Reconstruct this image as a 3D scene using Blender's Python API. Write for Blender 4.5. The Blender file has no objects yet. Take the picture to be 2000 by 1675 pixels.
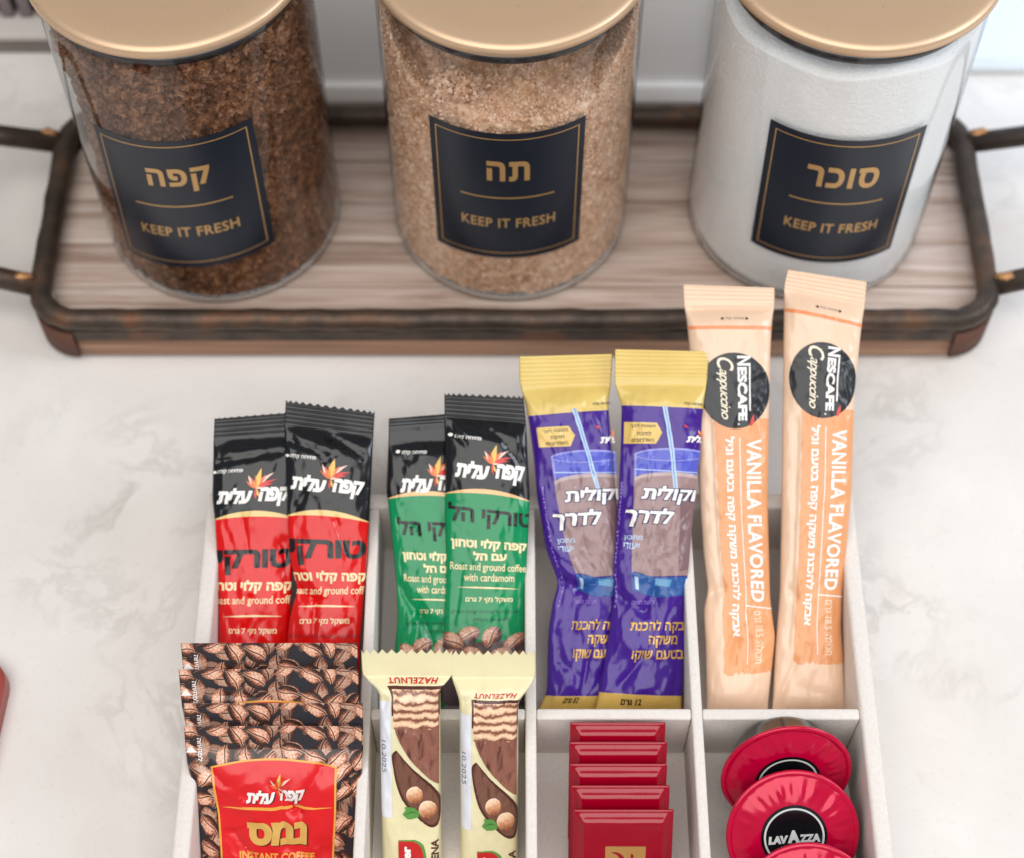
import bpy, bmesh, math, random
import numpy as np
from mathutils import Vector, Matrix

# ------------------------------------------------------------------ camera, world, lamps (world units: metres, tables below in cm)
CM = 0.01
scene = bpy.context.scene
cam_d = bpy.data.cameras.new('camera')
cam = bpy.data.objects.new('camera', cam_d)
scene.collection.objects.link(cam)
cam.location = (0, 0, 0.67)
cam.rotation_euler = (math.radians(31), 0, 0)
cam_d.sensor_width = 36
cam_d.lens = 61.56
cam_d.clip_start = 0.01
cam_d.clip_end = 50
cam_d.dof.use_dof = True
cam_d.dof.focus_distance = 0.66
cam_d.dof.aperture_fstop = 6.3
scene.camera = cam

world = bpy.data.worlds.new('World')
scene.world = world
world.use_nodes = True
world.node_tree.nodes['Background'].inputs[0].default_value = (0.94, 0.97, 1.0, 1)
world.node_tree.nodes['Background'].inputs[1].default_value = 0.29

def area(name, loc, target, sx, sy, power, col):
    d = bpy.data.lights.new(name, 'AREA')
    d.shape = 'RECTANGLE'; d.size = sx; d.size_y = sy; d.energy = power; d.color = col
    o = bpy.data.objects.new(name, d)
    scene.collection.objects.link(o)
    o.location = loc
    o.rotation_euler = (Vector(target) - Vector(loc)).to_track_quat('-Z', 'Y').to_euler()
    return o
area('window_light', (1.1, 0.32, 0.9), (0.05, 0.32, 0.0), 0.45, 0.7, 8, (0.84, 0.92, 1.0))
area('ceiling_light', (-0.15, -0.3, 1.55), (0.0, 0.4, 0.0), 2.0, 1.4, 28, (1.0, 0.975, 0.94))
scene.view_settings.view_transform = 'Standard'
scene.view_settings.look = 'None'
scene.view_settings.exposure = 0
scene.view_settings.gamma = 1
scene.cycles.max_bounces = 10
scene.cycles.transparent_max_bounces = 24
scene.cycles.caustics_reflective = False
scene.cycles.caustics_refractive = False

# ------------------------------------------------------------------ materials
def lin(c):
    return tuple((x / 12.92 if x <= 0.04045 else ((x + 0.055) / 1.055) ** 2.4) for x in (v / 255 for v in c))

class NT:
    """small helper to write node trees"""
    def __init__(s, name):
        s.m = bpy.data.materials.new(name); s.m.use_nodes = True
        s.t = s.m.node_tree; s.n = s.t.nodes; s.l = s.t.links
        s.b = s.n['Principled BSDF']
    def new(s, typ, **kw):
        n = s.n.new(typ)
        for k, v in kw.items(): setattr(n, k, v)
        return n
    def set(s, node, idx, v):
        if hasattr(v, 'is_output'): s.l.new(v, node.inputs[idx])
        else: node.inputs[idx].default_value = v
    def math(s, op, a, b=None, c=None):
        n = s.new('ShaderNodeMath', operation=op)
        s.set(n, 0, a)
        if b is not None: s.set(n, 1, b)
        if c is not None: s.set(n, 2, c)
        return n.outputs[0]
    def vmath(s, op, a, b=None):
        n = s.new('ShaderNodeVectorMath', operation=op)
        s.set(n, 0, a)
        if b is not None: s.set(n, 1, b)
        return n.outputs[1] if op in ('LENGTH', 'DOT_PRODUCT', 'DISTANCE') else n.outputs[0]
    def mix(s, f, a, b):
        n = s.new('ShaderNodeMix', data_type='RGBA')
        s.set(n, 0, f)
        for i, v in ((6, a), (7, b)):
            if hasattr(v, 'is_output'): s.l.new(v, n.inputs[i])
            else: n.inputs[i].default_value = (*v[:3], 1)
        return n.outputs[2]
    def coord(s, which='Object'):
        return s.new('ShaderNodeTexCoord').outputs[which]
    def uv(s):
        n = s.new('ShaderNodeUVMap'); n.uv_map = 'print'; return n.outputs[0]
    def sep(s, v):
        n = s.new('ShaderNodeSeparateXYZ'); s.l.new(v, n.inputs[0]); return n.outputs
    def comb(s, x, y, z=0.0):
        n = s.new('ShaderNodeCombineXYZ'); s.set(n, 0, x); s.set(n, 1, y); s.set(n, 2, z); return n.outputs[0]
    def scale(s, v, sc):
        n = s.new('ShaderNodeMapping'); s.l.new(v, n.inputs[0])
        n.inputs['Scale'].default_value = sc if isinstance(sc, tuple) else (sc, sc, sc)
        return n.outputs[0]
    def noise(s, v, sc, det=3, rough=0.5, dist=0.0):
        n = s.new('ShaderNodeTexNoise'); s.l.new(v, n.inputs['Vector'])
        n.inputs['Scale'].default_value = sc; n.inputs['Detail'].default_value = det
        n.inputs['Roughness'].default_value = rough; n.inputs['Distortion'].default_value = dist
        return n.outputs
    def ramp(s, f, stops, interp='LINEAR'):
        n = s.new('ShaderNodeValToRGB'); s.l.new(f, n.inputs[0]); cr = n.color_ramp; cr.interpolation = interp
        while len(cr.elements) > 1: cr.elements.remove(cr.elements[-1])
        cr.elements[0].position = stops[0][0]; cr.elements[0].color = (*stops[0][1], 1)
        for p, c in stops[1:]:
            e = cr.elements.new(p); e.color = (*c, 1)
        return n.outputs[0]
    def bump(s, h, strength=0.3, dist=0.001, prev=None):
        n = s.new('ShaderNodeBump'); s.l.new(h, n.inputs['Height'])
        n.inputs['Strength'].default_value = strength; n.inputs['Distance'].default_value = dist
        if prev is not None: s.l.new(prev, n.inputs['Normal'])
        return n.outputs[0]
    def out(s, color=None, rough=None, metal=None, normal=None, coat=None, spec=None, coat_rough=None):
        b = s.b
        for k, v in (('Base Color', color), ('Roughness', rough), ('Metallic', metal), ('Normal', normal),
                     ('Coat Weight', coat), ('Specular IOR Level', spec), ('Coat Roughness', coat_rough)):
            if v is None: continue
            if hasattr(v, 'is_output'): s.l.new(v, b.inputs[k])
            elif k == 'Base Color': b.inputs[k].default_value = (*v[:3], 1)
            else: b.inputs[k].default_value = v
        return s.m

def foil_bump(t, amp=1.0):
    """film micro creases shared by a wrapper and everything printed on it"""
    co = t.coord('Object')
    n1 = t.noise(co, 55, 2, 0.5, 0.6)[0]
    b1 = t.bump(n1, 0.35 * amp, 0.0012)
    v = t.new('ShaderNodeTexVoronoi', feature='F1'); t.l.new(t.scale(co, (120, 45, 45)), v.inputs['Vector']); v.inputs['Scale'].default_value = 1
    b2 = t.bump(v.outputs['Distance'], 0.12 * amp, 0.0007, b1)
    e = t.new('ShaderNodeTexVoronoi', feature='DISTANCE_TO_EDGE'); wv_ = t.vmath('ADD', co, t.vmath('MULTIPLY', t.noise(co, 40, 2)[1], (0.012, 0.012, 0.012)))
    t.l.new(wv_, e.inputs['Vector']); e.inputs['Scale'].default_value = 62
    b2 = t.bump(t.math('MINIMUM', e.outputs['Distance'], 0.16), 0.22 * amp, 0.003, b2)
    return b2

_mc = {}
def film(name, rgb, rough=0.24, metal=0.0, coat=0.2, amp=1.0, var=0.06):
    if name in _mc: return _mc[name]
    t = NT(name); c = lin(rgb)
    n = t.noise(t.coord('Object'), 60, 3)[0]
    col = t.mix(t.math('MULTIPLY', n, 1.0), tuple(x * (1 - var) for x in c), tuple(min(1, x * (1 + var)) for x in c))
    _mc[name] = t.out(col, rough, metal, foil_bump(t, amp), coat, 0.38, 0.06)
    return _mc[name]

def zone_film(name, low, high, stripe, b0, bend, w, rough=0.2, extra=None, metal=0.0, slope=0.0):
    """two printed colour fields with a thin arc between them, measured along the wrapper (UV y in cm)"""
    t = NT(name)
    x, y, _ = t.sep(t.uv())
    edge = t.math('SUBTRACT', b0, t.math('MULTIPLY', t.math('MULTIPLY', x, x), bend))
    edge = t.math('ADD', edge, t.math('MULTIPLY', x, slope))
    up = t.math('GREATER_THAN', y, edge)
    st = t.math('GREATER_THAN', y, t.math('ADD', edge, t.math('MULTIPLY', t.math('SUBTRACT', 1.15, t.math('MULTIPLY', x, x)), w)))
    col = t.mix(up, lin(low), lin(stripe)); col = t.mix(st, col, lin(high))
    if extra:
        eb, ec = extra
        col = t.mix(t.math('LESS_THAN', y, eb), col, lin(ec))
    n = t.noise(t.coord('Object'), 70, 3)[0]
    col = t.mix(t.math('MULTIPLY', n, 0.12), col, (0, 0, 0))
    return t.out(col, rough, metal, foil_bump(t), 0.22, 0.36, 0.05)

def bean_core(t, local, seed_out=None):
    """colour of one printed roasted coffee bean in local coords (long axis x, about -1..1); returns colour, inside mask"""
    x, y, _ = t.sep(local)
    d = t.math('SQRT', t.math('ADD', t.math('POWER', t.math('ABSOLUTE', x), 2.0), t.math('POWER', t.math('ABSOLUTE', t.math('MULTIPLY', y, 1.45)), 2.0)))
    inside = t.math('LESS_THAN', d, 1.0)
    wob = t.math('MULTIPLY', t.math('SINE', t.math('MULTIPLY', x, 2.6)), 0.13)
    cr = t.math('ABSOLUTE', t.math('SUBTRACT', y, wob))
    crease = t.math('LESS_THAN', cr, 0.05)
    lip = t.math('LESS_THAN', cr, 0.13)
    nz = t.noise(local, 5.0, 4, 0.65)[0]
    shade = t.math('ADD', t.math('MULTIPLY', y, 0.5), t.math('ADD', t.math('MULTIPLY', nz, 1.05), t.math('MULTIPLY', t.math('MULTIPLY', d, d), -0.42)))
    col = t.ramp(shade, [(0.0, lin((36, 17, 13))), (0.2, lin((84, 42, 29))), (0.36, lin((168, 100, 72))), (0.5, lin((232, 164, 130))), (0.7, lin((255, 230, 210)))])
    col = t.mix(lip, col, t.mix(0.6, col, lin((250, 190, 160))))
    col = t.mix(crease, col, lin((38, 18, 16)))
    return col, inside

def bean_layer(t, uv, cell, off, rnd, dx=0.0):
    v = t.new('ShaderNodeTexVoronoi', voronoi_dimensions='2D', feature='F1')
    mp = t.new('ShaderNodeMapping'); t.l.new(uv, mp.inputs[0])
    mp.inputs['Scale'].default_value = (1 / cell, 1 / cell, 1); mp.inputs['Location'].default_value = (off, off * 1.7, 0)
    t.l.new(mp.outputs[0], v.inputs['Vector']); v.inputs['Scale'].default_value = 1; v.inputs['Randomness'].default_value = rnd
    loc = t.vmath('SUBTRACT', mp.outputs[0], v.outputs['Position'])
    r = t.new('ShaderNodeVectorRotate', rotation_type='Z_AXIS'); t.l.new(loc, r.inputs['Vector'])
    cs = t.new('ShaderNodeSeparateColor'); t.l.new(v.outputs['Color'], cs.inputs[0])
    t.l.new(t.math('MULTIPLY', cs.outputs[0], 6.283), r.inputs['Angle'])
    sc = t.math('ADD', 1.7, t.math('MULTIPLY', cs.outputs[1], 0.5))
    vs = t.new('ShaderNodeVectorMath', operation='SCALE'); t.l.new(r.outputs[0], vs.inputs[0]); t.l.new(sc, vs.inputs['Scale'])
    return bean_core(t, vs.outputs[0])

def bean_film():
    t = NT('bean_print_film')
    uv = t.uv()
    wn = t.noise(uv, 1.4, 2)[1]
    uvd = t.vmath('ADD', uv, t.vmath('MULTIPLY', t.vmath('SUBTRACT', wn, (0.5, 0.5, 0.5)), (0.16, 0.16, 0)))
    base = lin((34, 33, 42))
    c0, m0 = bean_layer(t, uvd, 0.78, 23.9, 0.8)
    base = t.mix(m0, base, t.mix(0.6, c0, lin((44, 26, 26))))
    c1, m1 = bean_layer(t, uvd, 0.90, 3.3, 0.8)
    c2, m2 = bean_layer(t, uvd, 0.88, 11.7, 0.8)
    col = t.mix(m1, base, t.mix(0.38, c1, lin((50, 28, 28))))
    col = t.mix(m2, col, c2)
    x, y, _ = t.sep(uv)
    top = t.math('GREATER_THAN', y, 0.0)
    rib = t.math('SINE', t.math('MULTIPLY', x, 95.0)); rib2 = t.math('SINE', t.math('MULTIPLY', y, 95.0))
    band = t.math('GREATER_THAN', y, 8.0)
    h = t.math('MULTIPLY', t.math('MULTIPLY', t.math('MAXIMUM', rib, -0.2), t.math('MAXIMUM', rib2, -0.2)), band)
    nb = t.bump(h, 0.5, 0.0004, foil_bump(t, 0.8))
    return t.out(col, 0.3, 0.0, nb, 0.4, None, 0.12)

def bean_single():
    t = NT('single_bean_print')
    col, _ = bean_core(t, t.scale(t.uv(), (1.0, 0.69, 1)))
    col = t.mix(0.28, col, lin((120, 96, 96)))
    return t.out(col, 0.3, 0.0, foil_bump(t), 0.35)

def plain(name, rgb, rough=0.5, metal=0.0, coat=0.0, var=0.08, sc=40, bumps=0.1, spec=None):
    if name in _mc: return _mc[name]
    t = NT(name); c = lin(rgb); co = t.coord()
    n = t.noise(co, sc, 4)[0]
    col = t.mix(n, tuple(x * (1 - var) for x in c), tuple(min(1, x * (1 + var)) for x in c))
    b = t.bump(t.noise(co, sc * 6, 3)[0], bumps, 0.0005)
    _mc[name] = t.out(col, rough, metal, b, coat, spec)
    return _mc[name]

def print_ink(name, rgb, rough=0.3, metal=0.0):
    return film(name, rgb, rough, metal, 0.2)

# quartz worktop
def quartz():
    t = NT('quartz_worktop'); co = t.coord()
    w = t.noise(co, 9, 4)[1]
    wv = t.vmath('ADD', co, t.vmath('MULTIPLY', t.vmath('SUBTRACT', w, (0.5, 0.5, 0.5)), (0.16, 0.16, 0.16)))
    n = t.noise(wv, 15, 6, 0.6)[0]
    ridge = t.math('SUBTRACT', 1.0, t.math('MULTIPLY', t.math('ABSOLUTE', t.math('SUBTRACT', n, 0.5)), 26.0))
    ridge = t.math('MAXIMUM', ridge, 0.0)
    patch = t.math('MAXIMUM', t.math('MULTIPLY', t.math('SUBTRACT', t.noise(co, 10, 3)[0], 0.49), 6.0), 0.0)
    vein = t.math('MINIMUM', t.math('MULTIPLY', ridge, patch), 1.0)
    speck = t.math('GREATER_THAN', t.noise(co, 420, 2)[0], 0.66)
    cloud = t.noise(co, 13, 5, 0.6)[0]
    col = t.ramp(cloud, [(0.25, lin((222, 215, 210))), (0.75, lin((236, 231, 227)))])
    col = t.mix(t.math('MULTIPLY', vein, 0.33), col, lin((154, 146, 140)))
    col = t.mix(t.math('MULTIPLY', speck, 0.12), col, lin((170, 160, 150)))
    return t.out(col, 0.2, 0, t.bump(t.noise(co, 300, 2)[0], 0.015, 0.0003))

def felt(name='felt_board'):
    t = NT(name); co = t.coord()
    n = t.noise(co, 650, 4, 0.7)[0]; n2 = t.noise(co, 22, 3)[0]
    col = t.mix(n, lin((214, 205, 198)), lin((244, 237, 232)))
    col = t.mix(t.math('MULTIPLY', n2, 0.2), col, lin((196, 187, 180)))
    sc_ = t.math('GREATER_THAN', t.noise(co, 700, 2)[0], 0.72); col = t.mix(t.math('MULTIPLY', sc_, 0.25), col, lin((150, 132, 118)))
    return t.out(col, 0.9, 0, t.bump(n, 0.5, 0.0006), None, 0.2)

def wood():
    t = NT('washed_wood'); co = t.coord()
    s1 = t.scale(co, (9, 120, 120)); s2 = t.scale(co, (16, 420, 420))
    a = t.noise(s1, 1, 5, 0.6, 0.8)[0]; b = t.noise(s2, 1, 4, 0.6)[0]
    f = t.math('ADD', t.math('MULTIPLY', a, 0.58), t.math('MULTIPLY', b, 0.42))
    col = t.ramp(f, [(0.28, lin((128, 104, 92))), (0.42, lin((176, 152, 138))), (0.52, lin((200, 180, 168))), (0.66, lin((222, 208, 198)))])
    big = t.noise(t.scale(co, (3, 22, 22)), 1, 3)[0]
    col = t.mix(t.math('MULTIPLY', big, 0.2), col, lin((140, 118, 106)))
    return t.out(col, 0.62, 0, t.bump(f, 0.35, 0.0008), None, 0.3)

def wood_edge():
    t = NT('raw_wood_edge'); co = t.coord()
    a = t.noise(t.scale(co, (5, 60, 160)), 1, 4, 0.6)[0]
    return t.out(t.ramp(a, [(0.3, lin((120, 86, 66))), (0.6, lin((182, 142, 116)))]), 0.7)

def rusty():
    t = NT('rusted_iron'); co = t.coord()
    n = t.noise(co, 45, 5, 0.6)[0]; n2 = t.noise(co, 160, 3)[0]
    r = t.ramp(n, [(0.35, lin((66, 56, 50))), (0.52, lin((88, 74, 64))), (0.62, lin((112, 82, 62))), (0.75, lin((132, 80, 54)))])
    r = t.mix(t.math('MULTIPLY', n2, 0.4), r, lin((44, 38, 36)))
    return t.out(r, t.math('ADD', 0.34, t.math('MULTIPLY', n2, 0.3)), 0.55, t.bump(n2, 0.25, 0.0008))

def glass():
    t = NT('clear_glass')
    t.n.remove(t.b)
    lw = t.new('ShaderNodeLayerWeight'); lw.inputs[0].default_value = 0.5
    tint = t.ramp(lw.outputs['Facing'], [(0.0, (0.985, 0.99, 0.99)), (0.8, (0.95, 0.965, 0.965)), (0.95, (0.7, 0.75, 0.76)), (1.0, (0.35, 0.39, 0.41))])
    tr = t.new('ShaderNodeBsdfTransparent'); t.l.new(tint, tr.inputs[0])
    gl = t.new('ShaderNodeBsdfGlossy'); gl.inputs['Roughness'].default_value = 0.03
    mx = t.new('ShaderNodeMixShader')
    sm = t.noise(t.coord(), 30, 3)[0]
    f = t.math('ADD', 0.045, t.math('MULTIPLY', t.math('POWER', lw.outputs['Facing'], 4.5), t.math('ADD', 0.7, t.math('MULTIPLY', sm, 0.3))))
    t.l.new(f, mx.inputs[0])
    t.l.new(tr.outputs[0], mx.inputs[1]); t.l.new(gl.outputs[0], mx.inputs[2])
    t.l.new(mx.outputs[0], t.n['Material Output'].inputs[0])
    return t.m

def thick_glass():
    t = NT('thick_base_glass')
    t.b.inputs['Transmission Weight'].default_value = 0.85; t.b.inputs['IOR'].default_value = 1.45
    return t.out((0.93, 0.95, 0.95), 0.08)

def satin_gold(name, rgb):
    t = NT(name); co = t.coord()
    n = t.noise(co, 900, 2)[0]; n2 = t.noise(co, 18, 3)[0]
    c = lin(rgb)
    col = t.mix(n2, c, tuple(min(1, x * 1.06) for x in c))
    sp = t.math('GREATER_THAN', t.noise(co, 420, 1)[0], 0.77)
    col = t.mix(t.math('MULTIPLY', sp, 0.4), col, lin((150, 110, 70)))
    return t.out(col, 0.42, 0.55, t.bump(n, 0.06, 0.0002))

def grain(name, c0, c1, c2, sc=260, rough=0.5, trans=0.0, spec=0.4):
    t = NT(name); co = t.coord()
    n = t.noise(co, sc, 4, 0.65)[0]; n2 = t.noise(co, 40, 3)[0]
    f = t.math('ADD', t.math('MULTIPLY', n, 0.75), t.math('MULTIPLY', n2, 0.25))
    col = t.ramp(f, [(0.33, lin(c0)), (0.5, lin(c1)), (0.66, lin(c2))])
    m = t.out(col, rough, 0, t.bump(n, 0.6, 0.0008), None, spec)
    if trans:
        t.b.inputs['Subsurface Weight'].default_value = trans
        t.b.inputs['Subsurface Radius'].default_value = (0.01, 0.008, 0.006)
        t.b.inputs['Subsurface Scale'].default_value = 0.3
    return m

# ------------------------------------------------------------------ object helpers
def props(o, label=None, cat=None, group=None, kind=None):
    for k, v in (('label', label), ('category', cat), ('group', group), ('kind', kind)):
        if v: o[k] = v
    return o

def thing(name, label, cat, loc, group=None):
    o = bpy.data.objects.new(name, None); scene.collection.objects.link(o)
    o.location = [c * CM for c in loc]; o.empty_display_size = 0.01
    return props(o, label, cat, group)

def mesh_obj(name, verts, faces, mats, parent=None, fmat=None, uv=None, smooth=True, origin=None, normals=None):
    """verts in absolute cm"""
    v = np.asarray(verts, dtype=float)
    if parent is not None: org = np.array(parent['org']) if 'org' in parent else np.array(parent.location) / CM
    else: org = np.array(origin if origin is not None else (0, 0, 0), dtype=float)
    me = bpy.data.meshes.new(name)
    me.from_pydata(((v - org) * CM).tolist(), [], faces)
    for m in (mats if isinstance(mats, (list, tuple)) else [mats]): me.materials.append(m)
    if fmat is not None: me.polygons.foreach_set('material_index', np.asarray(fmat, dtype=np.int32))
    if uv is not None:
        ul = me.uv_layers.new(name='print')
        li = np.empty(len(me.loops), dtype=np.int32); me.loops.foreach_get('vertex_index', li)
        ul.data.foreach_set('uv', np.asarray(uv, dtype=np.float32)[li].ravel())
    if smooth: me.polygons.foreach_set('use_smooth', [True] * len(me.polygons))
    me.validate(); me.update()
    if normals is not None and len(normals) == len(me.vertices):
        me.normals_split_custom_set_from_vertices([tuple(n) for n in normals])
    o = bpy.data.objects.new(name, me); scene.collection.objects.link(o)
    if parent is not None:
        o.parent = parent
        if parent.type == 'MESH': o['org'] = parent['org']
        else: o['org'] = [float(c) for c in org]
    else:
        o.location = org * CM; o['org'] = [float(c) for c in org]
    return o

def bevel_box(x0, x1, y0, y1, z0, z1, r=0.05, seg=2, wob=0):
    bm = bmesh.new(); bmesh.ops.create_cube(bm, size=1)
    for v in bm.verts:
        v.co = Vector(((x0 + x1) / 2 + v.co.x * (x1 - x0), (y0 + y1) / 2 + v.co.y * (y1 - y0), (z0 + z1) / 2 + v.co.z * (z1 - z0)))
    if r > 0: bmesh.ops.bevel(bm, geom=bm.edges[:], offset=r, segments=seg, affect='EDGES', profile=0.5)
    bm.verts.index_update()
    V = [tuple(v.co) for v in bm.verts]; F = [[v.index for v in f.verts] for f in bm.faces]; bm.free()
    return V, F

def join(parts):
    V, F = [], []
    for v, f in parts:
        n = len(V); V += list(v); F += [[i + n for i in g] for g in f]
    return V, F

def lathe(profile, cx, cy, n=96, close_bottom=False):
    V, F = [], []
    for k in range(n):
        t = 2 * math.pi * k / n
        for r, z in profile: V.append((cx + r * math.sin(t), cy - r * math.cos(t), z))
    m = len(profile)
    for k in range(n):
        k2 = (k + 1) % n
        for j in range(m - 1): F.append([k * m + j, k2 * m + j, k2 * m + j + 1, k * m + j + 1])
    return V, F

def tube(path, r, n=14, closed=False, flat=1.0):
    P = [Vector(p) for p in path]; V, F = [], []
    N = len(P); up = Vector((0, 0, 1)); rr = r if isinstance(r, list) else [r] * N
    for i in range(N):
        a = P[(i - 1) % N] if (closed or i > 0) else P[i]; b = P[(i + 1) % N] if (closed or i < N - 1) else P[i]
        t = (b - a).normalized(); s = t.cross(up).normalized(); u = s.cross(t)
        for k in range(n):
            w = 2 * math.pi * k / n
            V.append(tuple(P[i] + s * (rr[i] * math.cos(w)) + u * (rr[i] * flat * math.sin(w))))
    for i in range(N if closed else N - 1):
        j = (i + 1) % N
        for k in range(n): F.append([i * n + k, i * n + (k + 1) % n, j * n + (k + 1) % n, j * n + k])
    if not closed: F.append(list(range(n))[::-1]); F.append([(N - 1) * n + k for k in range(n)])
    return V, F

# value noise in numpy
def vnoise(x, y, seed):
    rs = np.random.RandomState(seed); tab = rs.rand(64, 64)
    x = np.asarray(x, float) + 200; y = np.asarray(y, float) + 200
    xi = np.floor(x).astype(int); yi = np.floor(y).astype(int); fx = x - xi; fy = y - yi
    fx = fx * fx * (3 - 2 * fx); fy = fy * fy * (3 - 2 * fy)
    g = lambda i, j: tab[i % 64, j % 64]
    return (g(xi, yi) * (1 - fx) * (1 - fy) + g(xi + 1, yi) * fx * (1 - fy) + g(xi, yi + 1) * (1 - fx) * fy + g(xi + 1, yi + 1) * fx * fy) - 0.5

# ------------------------------------------------------------------ wrappers: a surface S(a, b), a across -1..1, b in cm along
class Wrap:
    def __init__(s, rows, ang, p0, off, T, prof=2.4, seal=(1.0, 1.2), noise=0.06, seed=1, dents=(), rib=0.028, blend=0.9, lens=None, tneg=0.7, zig=(0, 0), curl=0.0, nfreq=1.0):
        r = np.array(rows, float); s.b = r[:, 0]; s.rows = r
        A = math.radians(ang); s.n = np.array([0, -math.sin(A), math.cos(A)]); s.d = np.array([0, math.cos(A), math.sin(A)])
        s.p0 = np.array(p0, float) + s.n * off
        s.T = T; s.prof = prof; s.seal = seal; s.noise = noise; s.seed = seed; s.dents = dents; s.rib = rib; s.blend = blend; s.tneg = tneg; s.zig = zig; s.curl = curl; s.nf = nfreq
        s.L = s.b[-1]
    def ip(s, b, k):
        # smooth interpolation of the outline rows
        y = s.rows[:, k]; h = 0.22
        return (np.interp(b - h, s.b, y) + 2 * np.interp(b, s.b, y) + np.interp(b + h, s.b, y)) / 4
    def hgt(s, a, b, side=1):
        lo, hi = s.seal
        d = np.minimum(b - lo, (s.L - hi) - b)
        env = np.clip(d / s.blend, 0, 1); env = np.sin(env * math.pi / 2)
        ridge = np.clip(1 - np.abs(a) ** s.prof, 0, 1) ** 0.5
        T = s.T * (0.02 + 0.98 * env)
        h = T * ridge
        if side < 0: return -h * s.tneg
        hw = 1.6; nf = s.nf
        n = vnoise(a * hw * 1.1 * nf, b * 0.6 * nf, s.seed) * 1.0 + np.abs(vnoise(a * hw * 2.0 * nf + b * 0.7, b * 1.1 * nf, s.seed + 1)) * -0.9 + vnoise(a * hw * 4 * nf, b * 2.2 * nf - a, s.seed + 2) * 0.25
        edge = np.clip((1 - np.abs(a)) * 5, 0, 1)
        n = n - 0.5 * np.abs(vnoise(a * hw * 3.3 * nf + 0.8 * vnoise(a * 3, b, s.seed + 5) * 4, b * 1.9 * nf - a * 1.5, s.seed + 3)) ** 0.8
        h = h + 1.6 * s.noise * n * (0.15 + 0.85 * env) * edge
        for (a0, b0, a1, b1, depth, w) in s.dents:
            px, py = a * hw, b; x0, x1 = a0 * hw, a1 * hw
            dx, dy = x1 - x0, b1 - b0; L2 = dx * dx + dy * dy + 1e-9
            t = np.clip(((px - x0) * dx + (py - b0) * dy) / L2, 0, 1)
            dist = np.hypot(px - x0 - t * dx, py - b0 - t * dy)
            h = h - depth * np.exp(-(dist / w) ** 1.3) * edge * (1 - 0.5 * t)
        rib = (d < 0.02) * np.clip(-d * 12, 0, 1)
        h = h + s.rib * np.sin(b * 2 * math.pi / 0.17) * rib
        return h
    def P(s, a, b, side=1, lift=0.0):
        a = np.asarray(a, float); b = np.asarray(b, float)
        lx, ls, rx, rs = (s.ip(b, k) for k in (1, 2, 3, 4))
        t = (a + 1) / 2
        x = lx + (rx - lx) * t; q = ls + (rs - ls) * t
        h = s.hgt(a, b, side) + lift + s.curl * np.clip((b - (s.L - s.seal[1])) / max(s.seal[1], .1), 0, 1) ** 1.5
        out = s.p0[None, :] + q[..., None] * s.d[None, :] + h[..., None] * s.n[None, :]
        out[..., 0] = x
        return out
    def N(s, a, b):
        e = 0.012
        du = s.P(a + e, b) - s.P(a - e, b); dv = s.P(a, b + e * 1.6) - s.P(a, b - e * 1.6)
        n = np.cross(du, dv); n /= np.linalg.norm(n, axis=-1)[..., None] + 1e-12
        return n

def grid_lines(L, na=48, db=0.11):
    u = np.linspace(-1, 1, na + 1); al = 0.62 * u + 0.38 * np.sin(u * math.pi / 2)
    bl = np.linspace(0, L, int(L / db) + 1)
    fine = np.linspace(L - 1.15, L, 34); bl = np.concatenate([bl[bl < L - 1.16], fine])
    return al, bl

def wrapper_mesh(W, al, bl, mat, root, name='wrapper', uvscale=None):
    A, B = np.meshgrid(al, bl); nf = len(al)
    back = al[1:-1][::-1]; A2, B2 = np.meshgrid(back, bl); nb = len(back)
    F_ = W.P(A.ravel(), B.ravel()).reshape(len(bl), nf, 3); K_ = W.P(A2.ravel(), B2.ravel(), -1).reshape(len(bl), nb, 3)
    if W.zig[1]:
        pat = np.array([0, -.55, -1, -.55])[np.arange(nf) % 4] * W.zig[1]
        wz_ = np.clip((bl - (bl[-1] - 0.3)) / 0.3, 0, 1)[:, None, None]
        F_ += wz_ * pat[None, :, None] * W.d[None, None]; K_ += wz_ * pat[1:-1][::-1][None, :, None] * W.d[None, None]
    V = np.concatenate([F_, K_], 1).reshape(-1, 3); n = nf + nb
    faces = []
    for j in range(len(bl) - 1):
        o = j * n; p = o + n
        for i in range(n):
            i2 = (i + 1) % n
            faces.append((o + i, o + i2, p + i2, p + i))
    ua = np.concatenate([A, A2], 1).ravel(); ub = np.concatenate([B, B2], 1).ravel()
    if uvscale: ua = ua * uvscale
    faces.append(tuple(range(n))[::-1])
    if not W.zig[1]: faces.append(tuple(range((len(bl) - 1) * n, len(bl) * n)))
    return mesh_obj(name, V, faces, mat, root, uv=np.stack([ua, ub], 1))

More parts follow.
